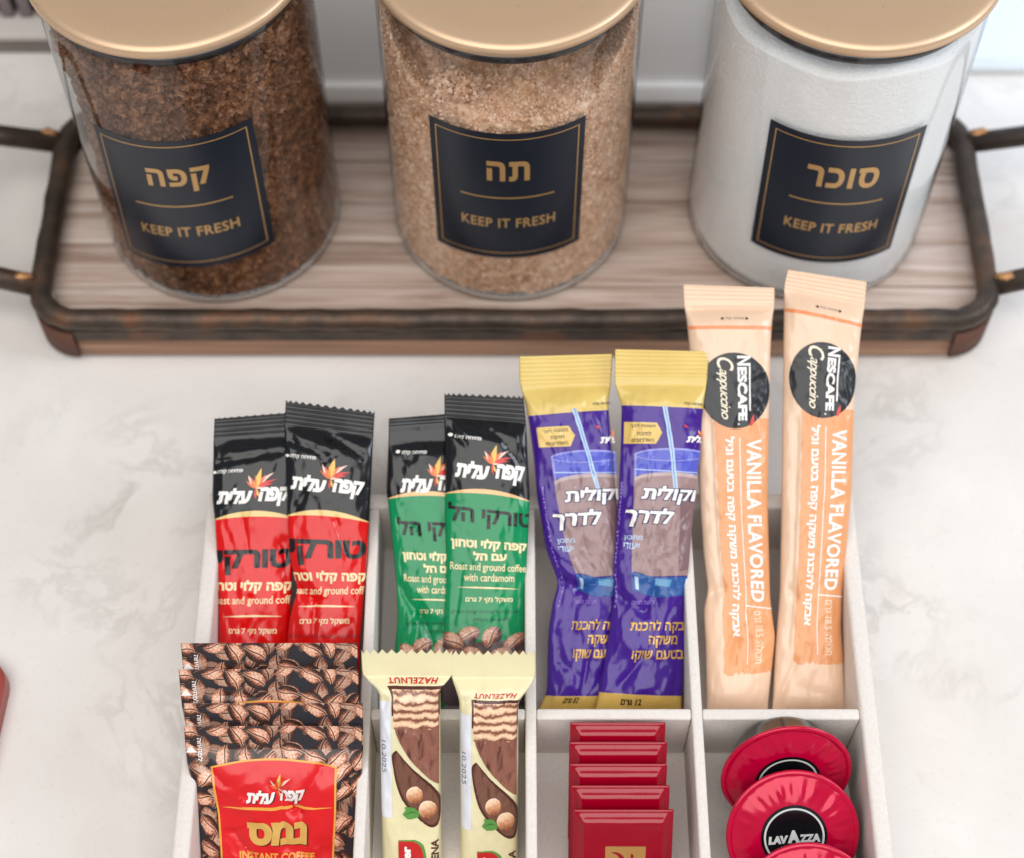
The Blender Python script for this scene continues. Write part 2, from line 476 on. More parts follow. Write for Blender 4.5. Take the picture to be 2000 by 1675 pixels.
# ---- flat artwork (a, b) pieces, cut along the wrapper grid and laid on it
_tc = {}
def text2d(s, off=0.0, shear=0.0, font_space=1.0):
    key = (s, off, shear, font_space)
    if key in _tc: return _tc[key]
    c = bpy.data.curves.new('tmp', 'FONT'); c.body = s; c.size = 1; c.shear = shear
    c.resolution_u = 3; c.space_character = font_space; c.fill_mode = 'NONE'
    o = bpy.data.objects.new('tmp', c); scene.collection.objects.link(o)
    bpy.context.view_layer.update()
    dg = bpy.context.evaluated_depsgraph_get()
    me = bpy.data.meshes.new_from_object(o.evaluated_get(dg))
    P = np.array([v.co[:2] for v in me.vertices]).reshape(-1, 2)
    E_ = np.array([tuple(e.vertices) for e in me.edges], dtype=int).reshape(-1, 2)
    bpy.data.objects.remove(o); bpy.data.curves.remove(c); bpy.data.meshes.remove(me)
    V, F = np.zeros((0, 2)), []
    if len(P):
        # walk the closed outlines, then keep every triangle with a non-zero winding number (glyph outlines may overlap)
        nxt = {}
        for i, j in E_: nxt.setdefault(i, []).append(j); nxt.setdefault(j, []).append(i)
        seen = set(); edges = []; loops = []
        for st in range(len(P)):
            if st in seen or st not in nxt: continue
            loop = [st]; seen.add(st); cur = st
            first = st + 1 if (st + 1) in nxt[st] else nxt[st][0]
            cur = first
            while cur not in seen:
                loop.append(cur); seen.add(cur)
                n_ = [q for q in nxt[cur] if q not in seen]
                if not n_: break
                cur = n_[0]
            edges += [(loop[k], loop[(k + 1) % len(loop)]) for k in range(len(loop))]; loops.append(loop)
        # glyphs from different fallback fonts may run the other way round: make all clusters agree
        ivs = sorted([(P[l][:, 0].min(), P[l][:, 0].max(), l) for l in loops], key=lambda q: q[0]); cl = []
        for x0_, x1_, l in ivs:
            if cl and x0_ < cl[-1][1] - 1e-4: cl[-1][1] = max(cl[-1][1], x1_); cl[-1][2].append(l)
            else: cl.append([x0_, x1_, [l]])
        loops = []; edges = []
        sar = lambda l: ((P[l][:, 0] * np.roll(P[l][:, 1], -1)) - (np.roll(P[l][:, 0], -1) * P[l][:, 1])).sum()
        for _, _, ls in cl:
            fl = sum(sar(l) for l in ls) < 0
            for l in ls:
                l2 = l[::-1] if fl else l; loops.append(l2); edges += [(l2[k], l2[(k + 1) % len(l2)]) for k in range(len(l2))]
        ev = np.array(edges)
        sg = np.sign(sum(((P[l][:, 0] * np.roll(P[l][:, 1], -1)) - (np.roll(P[l][:, 0], -1) * P[l][:, 1])).sum() for l in loops))
        if off:   # grow every outline outwards by off (holes shrink)
            P0_ = P.copy()
            for l in loops:
                q = P0_[l]; q = q + 0; e = np.roll(q, -1, 0) - q; ln = np.hypot(e[:, 0], e[:, 1]) + 1e-9; nr_ = np.stack([e[:, 1], -e[:, 0]], 1) / ln[:, None] * sg
                m_ = nr_ + np.roll(nr_, 1, 0); mm = (m_ ** 2).sum(1); P[l] = q + m_ * (off * np.minimum(2 / np.maximum(mm, 1e-3), 1.6))[:, None]
        from mathutils.geometry import delaunay_2d_cdt
        vo, eo, fo, _, _, _ = delaunay_2d_cdt([Vector(p) for p in P.tolist()], edges, [], 0, 1e-6)
        V = np.array([tuple(v) for v in vo]); fo = [list(f) for f in fo]
        C_ = np.array([V[f].mean(0) for f in fo]); A_ = P[ev[:, 0]]; B_ = P[ev[:, 1]]
        cy = C_[:, 1:2]; up = (A_[None, :, 1] <= cy) & (B_[None, :, 1] > cy); dn = (A_[None, :, 1] > cy) & (B_[None, :, 1] <= cy)
        with np.errstate(all='ignore'):
            xi = A_[None, :, 0] + (cy - A_[None, :, 1]) * (B_ - A_)[None, :, 0] / np.where((B_ - A_)[None, :, 1] == 0, 1, (B_ - A_)[None, :, 1])
        right = xi > C_[:, 0:1]
        wn = (up & right).sum(1) - (dn & right).sum(1)
        sg_ = 1 if abs(wn[wn > 0].sum()) > abs(wn[wn < 0].sum()) else -1
        F = [f for f, w in zip(fo, wn) if w * sg_ > 0]
        used = sorted({i for f in F for i in f}); mp = {i: k for k, i in enumerate(used)}
        V = V[used]; F = [[mp[i] for i in f] for f in F]
    _tc[key] = (V, F)
    return V, F

def rtl(s):
    import re
    r = s[::-1]
    return re.sub(r'[0-9.]+', lambda m: m.group(0)[::-1], r)

def fit(s, a0, a1, b0, b1, off=0.02, shear=0.0, rot=0, slope=0.0, heb=False, sp=1.0):
    """text stretched to the box; rot in {0, 90, -90, 180}; slope lifts b by slope * a"""
    V, F = text2d(rtl(s) if heb else s, off * (1.25 if heb else 1.1), shear, sp)
    if len(V) == 0: return (V, F)
    V = V.copy()
    if rot == 90: V = np.stack([-V[:, 1], V[:, 0]], 1)
    elif rot == -90: V = np.stack([V[:, 1], -V[:, 0]], 1)
    elif rot == 180: V = -V
    lo, hi = V.min(0), V.max(0)
    V = (V - lo) / (hi - lo)
    V = np.stack([a0 + V[:, 0] * (a1 - a0), b0 + V[:, 1] * (b1 - b0)], 1)
    V[:, 1] += slope * (V[:, 0] - (a0 + a1) / 2)
    return (V, F)

def poly(pts):
    return (np.array(pts, float), [list(range(len(pts)))])

def ell(ca, cb, ra, rb, n=28, rot=0.0):
    t = np.linspace(0, 2 * math.pi, n, endpoint=False)
    x = np.cos(t); y = np.sin(t); c, s = math.cos(rot), math.sin(rot)
    return (np.stack([ca + ra * (x * c) - ra * (y * s) * (rb / ra if False else 1) * 1.0 if False else ca + (x * ra) * c - (y * rb) * s, cb + (x * ra) * s + (y * rb) * c], 1), [list(range(n))])

def petal(ca, cb, L, w, deg, k=1.65, bend=0.15):
    """leaf shape starting at (ca, cb) [a-units, cm], length and width in cm"""
    pts = []; n = 9; d = math.radians(deg)
    for sgn in (1, -1):
        rng = range(n + 1) if sgn == 1 else range(n - 1, 0, -1)
        for i in rng:
            t = i / n; x = L * t; y = sgn * w * math.sin(math.pi * t ** 0.8) * 0.5 + bend * L * t * t
            pts.append((ca + (x * math.cos(d) - y * math.sin(d)) / k, cb + x * math.sin(d) + y * math.cos(d)))
    return poly(pts)

def cut2d(V, F, al, bl, amax=0.985, local=None):
    bm = bmesh.new()
    vs = [bm.verts.new((p[0], p[1], 0)) for p in V]
    for f in F:
        try: bm.faces.new([vs[i] for i in f])
        except ValueError: pass
    bmesh.ops.triangulate(bm, faces=[f for f in bm.faces if len(f.verts) > 3])
    lo, hi = V.min(0), V.max(0)
    def bis(co, no, clear=False):
        bmesh.ops.bisect_plane(bm, geom=bm.verts[:] + bm.edges[:] + bm.faces[:], dist=1e-6, plane_co=co, plane_no=no, clear_outer=clear)
    if hi[0] > amax: bis((amax, 0, 0), (1, 0, 0), True)
    if lo[0] < -amax: bis((-amax, 0, 0), (-1, 0, 0), True)
    if lo[1] < bl[0]: bis((0, bl[0] + 1e-3, 0), (0, -1, 0), True)
    if hi[1] > bl[-1]: bis((0, bl[-1] - 1e-3, 0), (0, 1, 0), True)
    for x in al:
        if lo[0] < x < hi[0] and abs(x) < amax: bis((x, 0, 0), (1, 0, 0))
    for y in bl:
        if lo[1] < y < hi[1]: bis((0, y, 0), (0, 1, 0))
    bm.verts.index_update()
    v = np.array([(q.co.x, q.co.y) for q in bm.verts]); f = [[q.index for q in g.verts] for g in bm.faces]
    bm.free()
    v = v.reshape(-1, 2)
    for k, g in enumerate(f):
        p = v[g]; q = np.roll(p, -1, 0)
        if (p[:, 0] * q[:, 1] - q[:, 0] * p[:, 1]).sum() < 0: f[k] = g[::-1]
    return v, f

class Art:
    """pieces: (part name, material, layer, V, F, uv or None), cut once and mapped on any number of wrappers"""
    def __init__(s, al, bl, amax=0.985): s.al, s.bl, s.amax, s.p = al, bl, amax, []
    def add(s, part, mat, layer, VF, uv=None):
        V, F = VF
        if len(V) == 0: return
        v, f = cut2d(V, F, s.al, s.bl, s.amax)
        if len(v) == 0 or not f: return
        u = v.copy() if uv is None else uv(v)
        s.p.append((part, mat, layer, v, f, u))
    def lay(s, W, root, shift=(0, 0)):
        groups = {}
        for p in s.p: groups.setdefault(p[0], []).append(p)
        for part, ps in groups.items():
            mats, V, F, M, U, N = [], [], [], [], [], []
            n = 0
            for _, mat, layer, v, f, u in ps:
                if mat not in mats: mats.append(mat)
                a = v[:, 0] + shift[0]; b = v[:, 1] + shift[1]
                nn = W.N(a, b); pts = W.P(a, b) + nn * (0.011 + 0.0055 * layer)
                V.append(pts); N.append(nn); U.append(u); F += [[i + n for i in g] for g in f]; M += [mats.index(mat)] * len(f); n += len(v)
            mesh_obj(part, np.concatenate(V), F, mats, root, fmat=M, uv=np.concatenate(U), normals=np.concatenate(N))

# inks
WHITE = print_ink('white_ink', (244, 240, 236)); CREAM = print_ink('cream_ink', (246, 226, 178)); BLACKI = print_ink('black_ink', (16, 17, 22))
YEL = print_ink('flame_yellow_ink', (238, 190, 90)); ORA = print_ink('flame_orange_ink', (232, 110, 60)); REDI = print_ink('flame_red_ink', (214, 60, 60)); PINKW = print_ink('flame_pale_ink', (248, 205, 190))
GOLDI = print_ink('gold_ink', (214, 168, 84), 0.3, 0.25); DKGREEN = print_ink('dark_green_ink', (10, 92, 66)); DKRED = print_ink('dark_red_ink', (150, 20, 24))

def flame(art, a, b, sc=1.0, lay=4, k=1.65):
    """burst of petals rising from (a, b)"""
    for L, w, deg, bend, m, l in ((0.62, 0.13, 128, -.15, PINKW, 0), (0.5, 0.1, 145, -.1, ORA, 1), (0.85, 0.15, 62, -.35, PINKW, 0), (0.8, 0.12, 45, -.4, REDI, 1), (0.62, 0.16, 36, -.35, REDI, 2), (0.66, 0.14, 66, -.2, ORA, 2), (0.5, 0.13, 110, 0.1, ORA, 2), (0.82, 0.22, 84, -.12, YEL, 3), (0.55, 0.06, 92, 0.1, ORA, 4), (0.42, 0.09, -98, 0.12, REDI, 3), (0.36, 0.1, -75, 0.1, YEL, 2), (0.3, 0.08, 20, -.3, PINKW, 3)):
        art.add('emblem', m, lay + l, petal(a, b, L * sc, w * sc, deg, k, bend))

def brand(art, a0, a1, b0, b1, slope=0.0, k=1.65, shadow=None):
    """slanted white two-word logo with the burst between the words"""
    mid = a0 + (a1 - a0) * 0.535; w = a1 - a0; g = 0.035 * w
    L1 = fit('עלית', a0, mid - g, b0, b1 - 0.03, 0.045, 0.25, 0, slope, True, 0.92)
    L2 = fit('קפה', mid + g, a1, b0 - 0.10, b1 - 0.02, 0.045, 0.25, 0, slope, True, 0.92)
    L1[0][:, 1] -= slope * (w * .25); L2[0][:, 1] += slope * (w * .25)
    if shadow:
        for l in (L1, L2):
            v = l[0].copy(); v[:, 0] += 0.018; v[:, 1] -= 0.03; art.add('lettering', shadow, 1, (v, l[1]))
    art.add('lettering', WHITE, 2, L1); art.add('lettering', WHITE, 2, L2)
    flame(art, mid + 0.01, b1 - 0.08, (a1 - a0) * k / 2.8, 3, k)

def arc_line(a0, a1, b, th, sag=0.0, n=14, slope=0.0):
    top, bot = [], []
    for i in range(n + 1):
        t = i / n; a = a0 + (a1 - a0) * t; s = 1 - (2 * t - 1) ** 2; y = b + sag * s + slope * (2 * t - 1)
        top.append((a, y + th * 0.5 * (0.15 + s))); bot.append((a, y - th * 0.5 * (0.15 + s)))
    return poly(bot + top[::-1])

# ================================================================== SETTING
Qz = quartz(); FELT = felt(); WOOD = wood(); WEDGE = wood_edge(); RUST = rusty(); GLASS = glass(); GBASE = thick_glass()
V, F = bevel_box(-110, 110, -40, 90, -3, 0, 0, 1)
props(mesh_obj('countertop', V, F, Qz, smooth=False), kind='structure')
V, F = bevel_box(-110, 110, 67, 69, 0, 55, 0, 1)
props(mesh_obj('wall', V, F, plain('painted_wall', (150, 145, 142), 0.7), smooth=False, origin=(0, 68, 0)), kind='structure')

# white framed panel standing behind the tray
WP = plain('white_lacquer', (240, 238, 236), 0.35, 0, 0.2); GP = plain('grey_panel_face', (222, 220, 218), 0.4, 0, 0.2, 0.03)
r = thing('framed_panel', 'grey panel in a white frame leaning back behind the tray, between the outer jars', 'panel', (0, 60, 0))
lean = lambda V: [(x, 59 + (y - 59) * math.cos(.3) + z * math.sin(.3), z * math.cos(.3) - (y - 59) * math.sin(.3) + 0.5) for x, y, z in V]  # backward tilt added so the panel face catches more ceiling light
V, F = bevel_box(-10.3, 10.2, 59.3, 60.4, 0.95, 16, .02, 1); mesh_obj('panel_face', lean(V), F, GP, r, smooth=False)
for (x0, x1, z0, z1) in ((-10.85, -10.3, 0.02, 16.5), (10.2, 10.75, 0.02, 16.5), (-10.3, 10.2, 0.02, 0.95), (-10.3, 10.2, 16, 16.5)):
    V, F = bevel_box(x0, x1, 58.85, 60.5, z0, z1, .1, 3); mesh_obj('frame_rail', lean(V), F, WP, r)
# low ledge with slatted box at far left
LG = plain('grey_ledge_paint', (128, 120, 114), 0.6); LT = plain('ledge_top_paint', (200, 192, 186), 0.5)
r = thing('ledge', 'low grey ledge with a pale top edge behind the tray at far left', 'ledge', (-30, 64, 0))
V, F = bevel_box(-48, -13, 62.7, 66.9, 0.01, 1.15, .05); mesh_obj('base', V, F, LG, r)
V, F = bevel_box(-48, -13, 62.4, 66.95, 1.17, 1.55, .08); mesh_obj('top', V, F, LT, r)
r = thing('slatted_box', 'dark mauve grey slatted box standing on the ledge at the top left', 'box', (-28, 65, 1.56))
for i in range(26):
    x = -42 + i * 0.95
    V, F = bevel_box(x, x + 0.6, 63.6, 64.1, 1.58, 7, .06, 1); mesh_obj('slat', V, F, plain('mauve_grey_slat', (138, 126, 128), 0.6), r)
V, F = bevel_box(-42.2, -17.0, 64.12, 66.3, 1.57, 7, .06, 1); mesh_obj('body', V, F, plain('dark_box_body', (72, 64, 66), 0.7), r)
# bright window at right
r = thing('window', 'bright bluish white window pane over a pale sill behind the sugar jar', 'window', (28, 62, 0))
t = NT('daylit_pane'); co = t.coord(); n = t.noise(co, 6, 2)[0]
t.b.inputs['Emission Strength'].default_value = 0.72
t.l.new(t.mix(n, (0.58, 0.72, 0.95), (0.72, 0.83, 0.98)), t.b.inputs['Emission Color']); PANE = t.out((0.5, 0.55, 0.6), 0.15)
V, F = bevel_box(14.3, 46, 61.9, 62.3, 0.5, 24, .02, 1); mesh_obj('pane', V, F, PANE, r, smooth=False)
V, F = bevel_box(14, 46.3, 61.2, 62.6, 0.01, 0.5, .12, 3); mesh_obj('sill', V, F, plain('sill_white', (214, 220, 222), 0.4), r)
V, F = bevel_box(13.6, 14.3, 61.4, 62.6, 0.5, 24.3, .1, 3); mesh_obj('frame', V, F, plain('frame_white', (226, 230, 236), 0.4), r)

# ================================================================== TRAY
tray = thing('serving_tray', 'washed wood serving tray with a rusty iron rim carrying the three jars', 'tray', (0.2, 50.3, 0))
def rrect(x0, x1, y0, y1, rad, z, n=8):
    P = []
    for (cx, cy, a0) in ((x1 - rad, y0 + rad, -90), (x1 - rad, y1 - rad, 0), (x0 + rad, y1 - rad, 90), (x0 + rad, y0 + rad, 180)):
        for i in range(n + 1):
            a = math.radians(a0 + 90 * i / n); P.append((cx + rad * math.cos(a), cy + rad * math.sin(a), z))
    return P
ys = np.linspace(44.15, 56.4, 6)
for i in range(5):
    e_ = -0.75 if i in (0, 4) else 0.62
    V, F = bevel_box(-20.4 - e_, 20.8 + e_, ys[i] + 0.03, ys[i + 1] - 0.03, 0.35, 2.0 + 0.015 * ((i * 7) % 3 - 1), .05, 2)
    if i in (0, 4):   # ends follow the rounded corner: narrow at the outer edge, full width further in
        yo, yi = (ys[i], ys[i + 1]) if i == 0 else (ys[i + 1], ys[i])
        V = [(x + (1 if x > 0 else -1) * 1.35 * min(1, abs(y - yo) / abs(yi - yo)) ** 0.6 if abs(x) > 15 else x, y, z) for x, y, z in V]
    o = mesh_obj('plank', V, F, [WOOD], tray)
V, F = bevel_box(-19.6, 19.8, 43.95, 44.15, 0.35, 1.9, .04, 1); mesh_obj('edge_board', V, F, WEDGE, tray)
V, F = bevel_box(-19.6, 19.8, 56.42, 56.6, 0.35, 1.9, .04, 1); mesh_obj('edge_board', V, F, WEDGE, tray)
P = rrect(-21.2, 21.4, 44.25, 56.1, 1.8, 2.75)
P2 = []
for i in range(len(P)):   # subdivide long sides so that the hammered wobble reads
    a, b = Vector(P[i]), Vector(P[(i + 1) % len(P)]); k = max(1, int((b - a).length / 0.8))
    for j in range(k): P2.append(tuple(a.lerp(b, j / k)))
rs = random.Random(4)
P2 = [(p[0] + rs.uniform(-.03, .03), p[1] + rs.uniform(-.03, .03), p[2] + rs.uniform(-.03, .03)) for p in P2]
V, F = tube(P2, [0.5 + rs.uniform(-.02, .02) for _ in P2], 16, True); mesh_obj('rim', V, F, RUST, tray)
# flat strap below the rim and corner brackets
def strap(path, th, z0, z1, closed=True):
    V, F = [], []; n = len(path)
    for i, p in enumerate(path):
        a = Vector(path[(i - 1) % n][:2]) if closed or i else Vector(p[:2]); b = Vector(path[(i + 1) % n][:2]) if closed or i < n - 1 else Vector(p[:2])
        d = (b - a).normalized(); o = Vector((d.y, -d.x)) * th
        V += [(p[0], p[1], z0), (p[0] + o.x, p[1] + o.y, z0), (p[0] + o.x, p[1] + o.y, z1), (p[0], p[1], z1)]
    for i in range(n if closed else n - 1):
        j = (i + 1) % n
        for k in range(4): F.append([i * 4 + k, i * 4 + (k + 1) % 4, j * 4 + (k + 1) % 4, j * 4 + k])
    return V, F
V, F = strap(rrect(-21.35, 21.55, 44.0, 56.35, 1.8, 0), 0.12, 1.65, 2.35); mesh_obj('strap', V, F, RUST, tray, smooth=False)
RB = plain('rust_brown_bracket', (92, 58, 44), 0.75, 0.0, 0, 0.2)
for sx, sy in ((0, 0), (1, 0), (1, 1), (0, 1)):
    full = rrect(-21.4, 21.6, 43.93, 56.42, 1.8, 0, 8)
    idx = {(1, 0): 0, (1, 1): 1, (0, 1): 2, (0, 0): 3}[(sx, sy)]
    V, F = strap(full[idx * 9:idx * 9 + 9], 0.16, 0.45, 2.2, False); mesh_obj('corner_bracket', V, F, RB, tray)
for (x, y) in ((-19, 45.2), (19.2, 45.2), (-19, 55.4), (19.2, 55.4)):
    V, F = lathe([(0.0, 0.02), (0.55, 0.02), (0.6, 0.1), (0.6, 0.36), (0, 0.36)], x, y, 20); mesh_obj('foot', V, F, plain('clear_rubber_foot', (190, 196, 206), 0.3), tray)
BR = plain('brass_weld', (176, 128, 84), 0.35, 0.5, 0, 0.25, 150, 0.5)
for sg, x0, xs in ((-1, -21.2, -1), (1, 21.4, 1)):
    pts = []
    for tt in np.linspace(0, 1, 26):
        # loop: out from the rear joint, across, back to the front joint
        y = 54.4 + (46.1 - 54.4) * tt; ex = math.sin(math.pi * min(1, max(0, tt))) ** 0.42
        pts.append((x0 + xs * (0.2 + 6.6 * ex), y + (0.5 if tt < .5 else -0.2) * ex, 2.75 + 2.9 * ex ** 1.6))
    V, F = tube(pts, 0.5, 14); mesh_obj('handle', V, F, RUST, tray)
    for (yy) in (54.4, 46.1):
        bm = bmesh.new(); bmesh.ops.create_icosphere(bm, subdivisions=3, radius=1)
        for v in bm.verts:
            n_ = 1 + 0.22 * math.sin(v.co.x * 7 + yy) * math.cos(v.co.y * 6)
            v.co = Vector((x0 + xs * 0.75 + v.co.x * 0.5 * n_, yy + v.co.y * 0.24 * n_ + (0.18 if yy > 50 else 0.1), 3.22 + v.co.z * 0.3 * n_))
        bm.verts.index_update(); mesh_obj('weld', [tuple(v.co) for v in bm.verts], [[v.index for v in f.verts] for f in bm.faces], BR, tray); bm.free()

# ================================================================== JARS
LIDG = satin_gold('satin_gold_lid', (212, 180, 148))
SEALB = plain('black_silicone', (20, 20, 24), 0.4); PLUG = plain('frosted_plug', (176, 188, 204), 0.25)
NAVY = film('navy_label', (20, 28, 42), 0.3, 0, 0.0, 0.1); GOLDL = film('label_gold', (196, 154, 98), 0.3, 0.35, 0.2, 0.1)
rsn = np.random.RandomState(3)
CH = np.array([(-1, -1, -1), (1, -1, -1), (1, 1, -1), (-1, 1, -1), (-1, -1, 1), (1, -1, 1), (1, 1, 1), (-1, 1, 1)], float) * 0.5
CF = np.array([(0, 3, 2, 1), (4, 5, 6, 7), (0, 1, 5, 4), (1, 2, 6, 5), (2, 3, 7, 6), (3, 0, 4, 7)])
def chunks(pos, size, rnd=0.45, flat=0.6):
    n = len(pos); q = rsn.randn(n, 4); q /= np.linalg.norm(q, axis=1)[:, None]
    w, x, y, z = q.T
    R = np.stack([1 - 2 * (y * y + z * z), 2 * (x * y - z * w), 2 * (x * z + y * w), 2 * (x * y + z * w), 1 - 2 * (x * x + z * z), 2 * (y * z - x * w), 2 * (x * z - y * w), 2 * (y * z + x * w), 1 - 2 * (x * x + y * y)], 1).reshape(n, 3, 3)
    loc = CH[None] * (1 + rnd * (rsn.rand(n, 8, 3) - 0.5) * 2) * np.array([1, 0.85, flat])[None, None]
    P = np.einsum('nij,nkj->nki', R, loc) * size[:, None, None] + pos[:, None, :]
    F = (CF[None] + (np.arange(n) * 8)[:, None, None]).reshape(-1, 4)
    return P.reshape(-1, 3), F.tolist()

def jar(cx, cy, label_, corners, word, contents, lid_az=0):
    root = thing('storage_jar', label_, 'jar', (cx, cy, 2.02), 'glass jars with gold lids on the tray')
    R = 5.4
    prof = [(0.0, 2.05), (5.1, 2.04), (5.3, 2.08), (5.38, 2.2), (5.4, 2.5)] + [(5.4, z) for z in (6, 10, 14, 17)] + [(5.4, 17.95), (5.36, 18.08), (5.24, 18.1), (5.18, 18.0), (5.18, 17.7)]
    V, F = lathe(prof, cx, cy, 128); g = mesh_obj('glass_body', V, F, GLASS, root)
    V, F = lathe([(5.2, 2.5), (5.32, 2.45), (5.31, 2.22), (5.1, 2.1), (4.7, 2.12), (4.8, 2.24), (5.1, 2.32), (5.2, 2.5)], cx, cy, 96); mesh_obj('glass_base', V, F, GBASE, g)
    # contents
    ztop, Rc, nm, mat, pos, size, flatk = contents(cx, cy)
    nz, na = 60, 140; V = []; F = []
    for i in range(nz):
        for k in range(na):
            az = 2 * math.pi * k / na; zt = ztop(az, Rc(az, 99)); z = 2.34 + (zt - 2.34) * i / (nz - 1); rr = Rc(az, z) + (-0.12 if i == 0 else 0)
            V.append((cx + rr * math.sin(az), cy - rr * math.cos(az), z))
    for i in range(nz - 1):
        for k in range(na): F.append([i * na + k, i * na + (k + 1) % na, (i + 1) * na + (k + 1) % na, (i + 1) * na + k])
    base = (nz - 1) * na; prev = base; nr = 12
    for j in range(1, nr + 1):
        st = len(V)
        for k in range(na):
            az = 2 * math.pi * k / na; rm = Rc(az, 99); rr = rm * (1 - j / (nr + 0.3)); V.append((cx + rr * math.sin(az), cy - rr * math.cos(az), ztop(az, rr)))
        for k in range(na): F.append([prev + k, prev + (k + 1) % na, st + (k + 1) % na, st + k])
        prev = st
    F.append([prev + k for k in range(na)]); F.append(list(range(na))[::-1])
    c = mesh_obj(nm + '_fill', V, F, mat, root)
    if len(pos):
        V, F = chunks(pos, size, 0.45, flatk)
        o = mesh_obj(nm + '_grains', V, F, mat, root, smooth=False); o['kind'] = 'stuff'
    # lid
    V, F = lathe([(0, 18.72), (4.6, 18.72), (5.35, 18.70), (5.56, 18.64), (5.64, 18.52), (5.64, 18.25), (5.58, 18.2), (5.0, 18.2), (0, 18.2)], cx, cy, 128); lid = mesh_obj('lid', V, F, LIDG, root)
    V, F = lathe([(0, 18.19), (5.12, 18.19), (5.12, 17.66), (4.9, 17.6), (0, 17.6)], cx, cy, 96); mesh_obj('plug', V, F, PLUG, lid)
    V, F = lathe([(5.0, 17.66), (5.15, 17.64), (5.17, 17.5), (5.15, 17.36), (5.0, 17.34), (5.0, 17.66)], cx, cy, 96); mesh_obj('seal_ring', V, F, SEALB, lid)
    # label: quad on the glass given by four (azimuth deg, z) corners TL TR BL BR
    TL, TR, BL, BR_ = [np.array(q, float) for q in corners]
    class Lb:
        def uvw(s, a, b, lift=0.012):
            a = np.asarray(a); b = np.asarray(b); t = (a + 1) / 2; q = b / 8.1
            azz = (BL[0] * (1 - t) + BR_[0] * t) * (1 - q) + (TL[0] * (1 - t) + TR[0] * t) * q
            zz = (BL[1] * (1 - t) + BR_[1] * t) * (1 - q) + (TL[1] * (1 - t) + TR[1] * t) * q
            az = np.radians(azz); rr = 5.4 + lift
            return np.stack([cx + rr * np.sin(az), cy - rr * np.cos(az), zz], -1), np.stack([np.sin(az), -np.cos(az), 0 * az], -1)
        def P(s, a, b): return s.uvw(a, b)[0]
        def N(s, a, b): return s.uvw(a, b)[1]
    L = Lb(); al = np.linspace(-1, 1, 33); bl = np.linspace(0, 8.1, 9)
    A, B = np.meshgrid(al, bl); P_, N_ = L.uvw(A.ravel(), B.ravel()); n = len(al)
    F = [[j * n + i, j * n + i + 1, (j + 1) * n + i + 1, (j + 1) * n + i] for j in range(len(bl) - 1) for i in range(n - 1)]
    lab = mesh_obj('label', P_, F, NAVY, root, uv=np.stack([A.ravel(), B.ravel()], 1))
    art = Art(al, bl, 0.999)
    for k, (m0, th) in enumerate(((0.055, 0.012),)):
        ax = 1 - 0.085; bx0, bx1 = 0.33, 8.1 - 0.33; w = 0.016; h = 0.055
        for q in (((-ax, bx0), (ax, bx0), (ax, bx0 + h), (-ax, bx0 + h)), ((-ax, bx1 - h), (ax, bx1 - h), (ax, bx1), (-ax, bx1)), ((-ax, bx0), (-ax + w, bx0), (-ax + w, bx1), (-ax, bx1)), ((ax - w, bx0), (ax, bx0), (ax, bx1), (ax - w, bx1))):
            art.add('lettering', GOLDL, 0, poly(q))
    art.add('lettering', GOLDL, 1, fit(word[0], *word[1], off=0.03, heb=True, sp=1.15))
    art.add('lettering', GOLDL, 1, poly([(-0.6, 4.07), (0.6, 4.07), (0.6, 4.15), (-0.6, 4.15)]))
    art.add('lettering', GOLDL, 1, fit('KEEP IT FRESH', -0.6, 0.62, 2.12, 2.75, off=0.018, sp=1.08))
    art.lay(L, lab)
    return root

wallnoise = lambda az, z, s: 0.04 * math.sin(az * 23 + z * 9 + s) * math.cos(z * 13 - az * 11) + 0.03 * math.sin(az * 51 + z * 27)
def scatter(n, cx, cy, ztop, Rc, sz_lo, sz_hi, top_frac=0.25, big_top=0.0, zmax=None, inset=0.03):
    az = rsn.uniform(-2.3, 2.3, n); pos = []; size = []
    for i in range(n):
        s = rsn.uniform(sz_lo, sz_hi)
        if rsn.rand() < top_frac:
            rr = Rc(az[i], 99) * math.sqrt(rsn.rand()) * 0.99; a_ = rsn.uniform(-math.pi, math.pi); z = ztop(a_, rr); pos.append((cx + rr * math.sin(a_), cy - rr * math.cos(a_), z + s * 0.2)); s *= 1 + big_top
        else:
            zt = ztop(az[i], Rc(az[i], 99)); z = rsn.uniform(2.4, zt + 0.02); f = (z - 2.5) / (zt - 2.5); s *= 1 + big_top * max(0, f - 0.35) * 1.6
            rr = min(Rc(az[i], z) - s * 0.12, 5.3 - s * 0.55); pos.append((cx + rr * math.sin(az[i]), cy - rr * math.cos(az[i]), z))
        size.append(s)
    return np.array(pos), np.array(size)

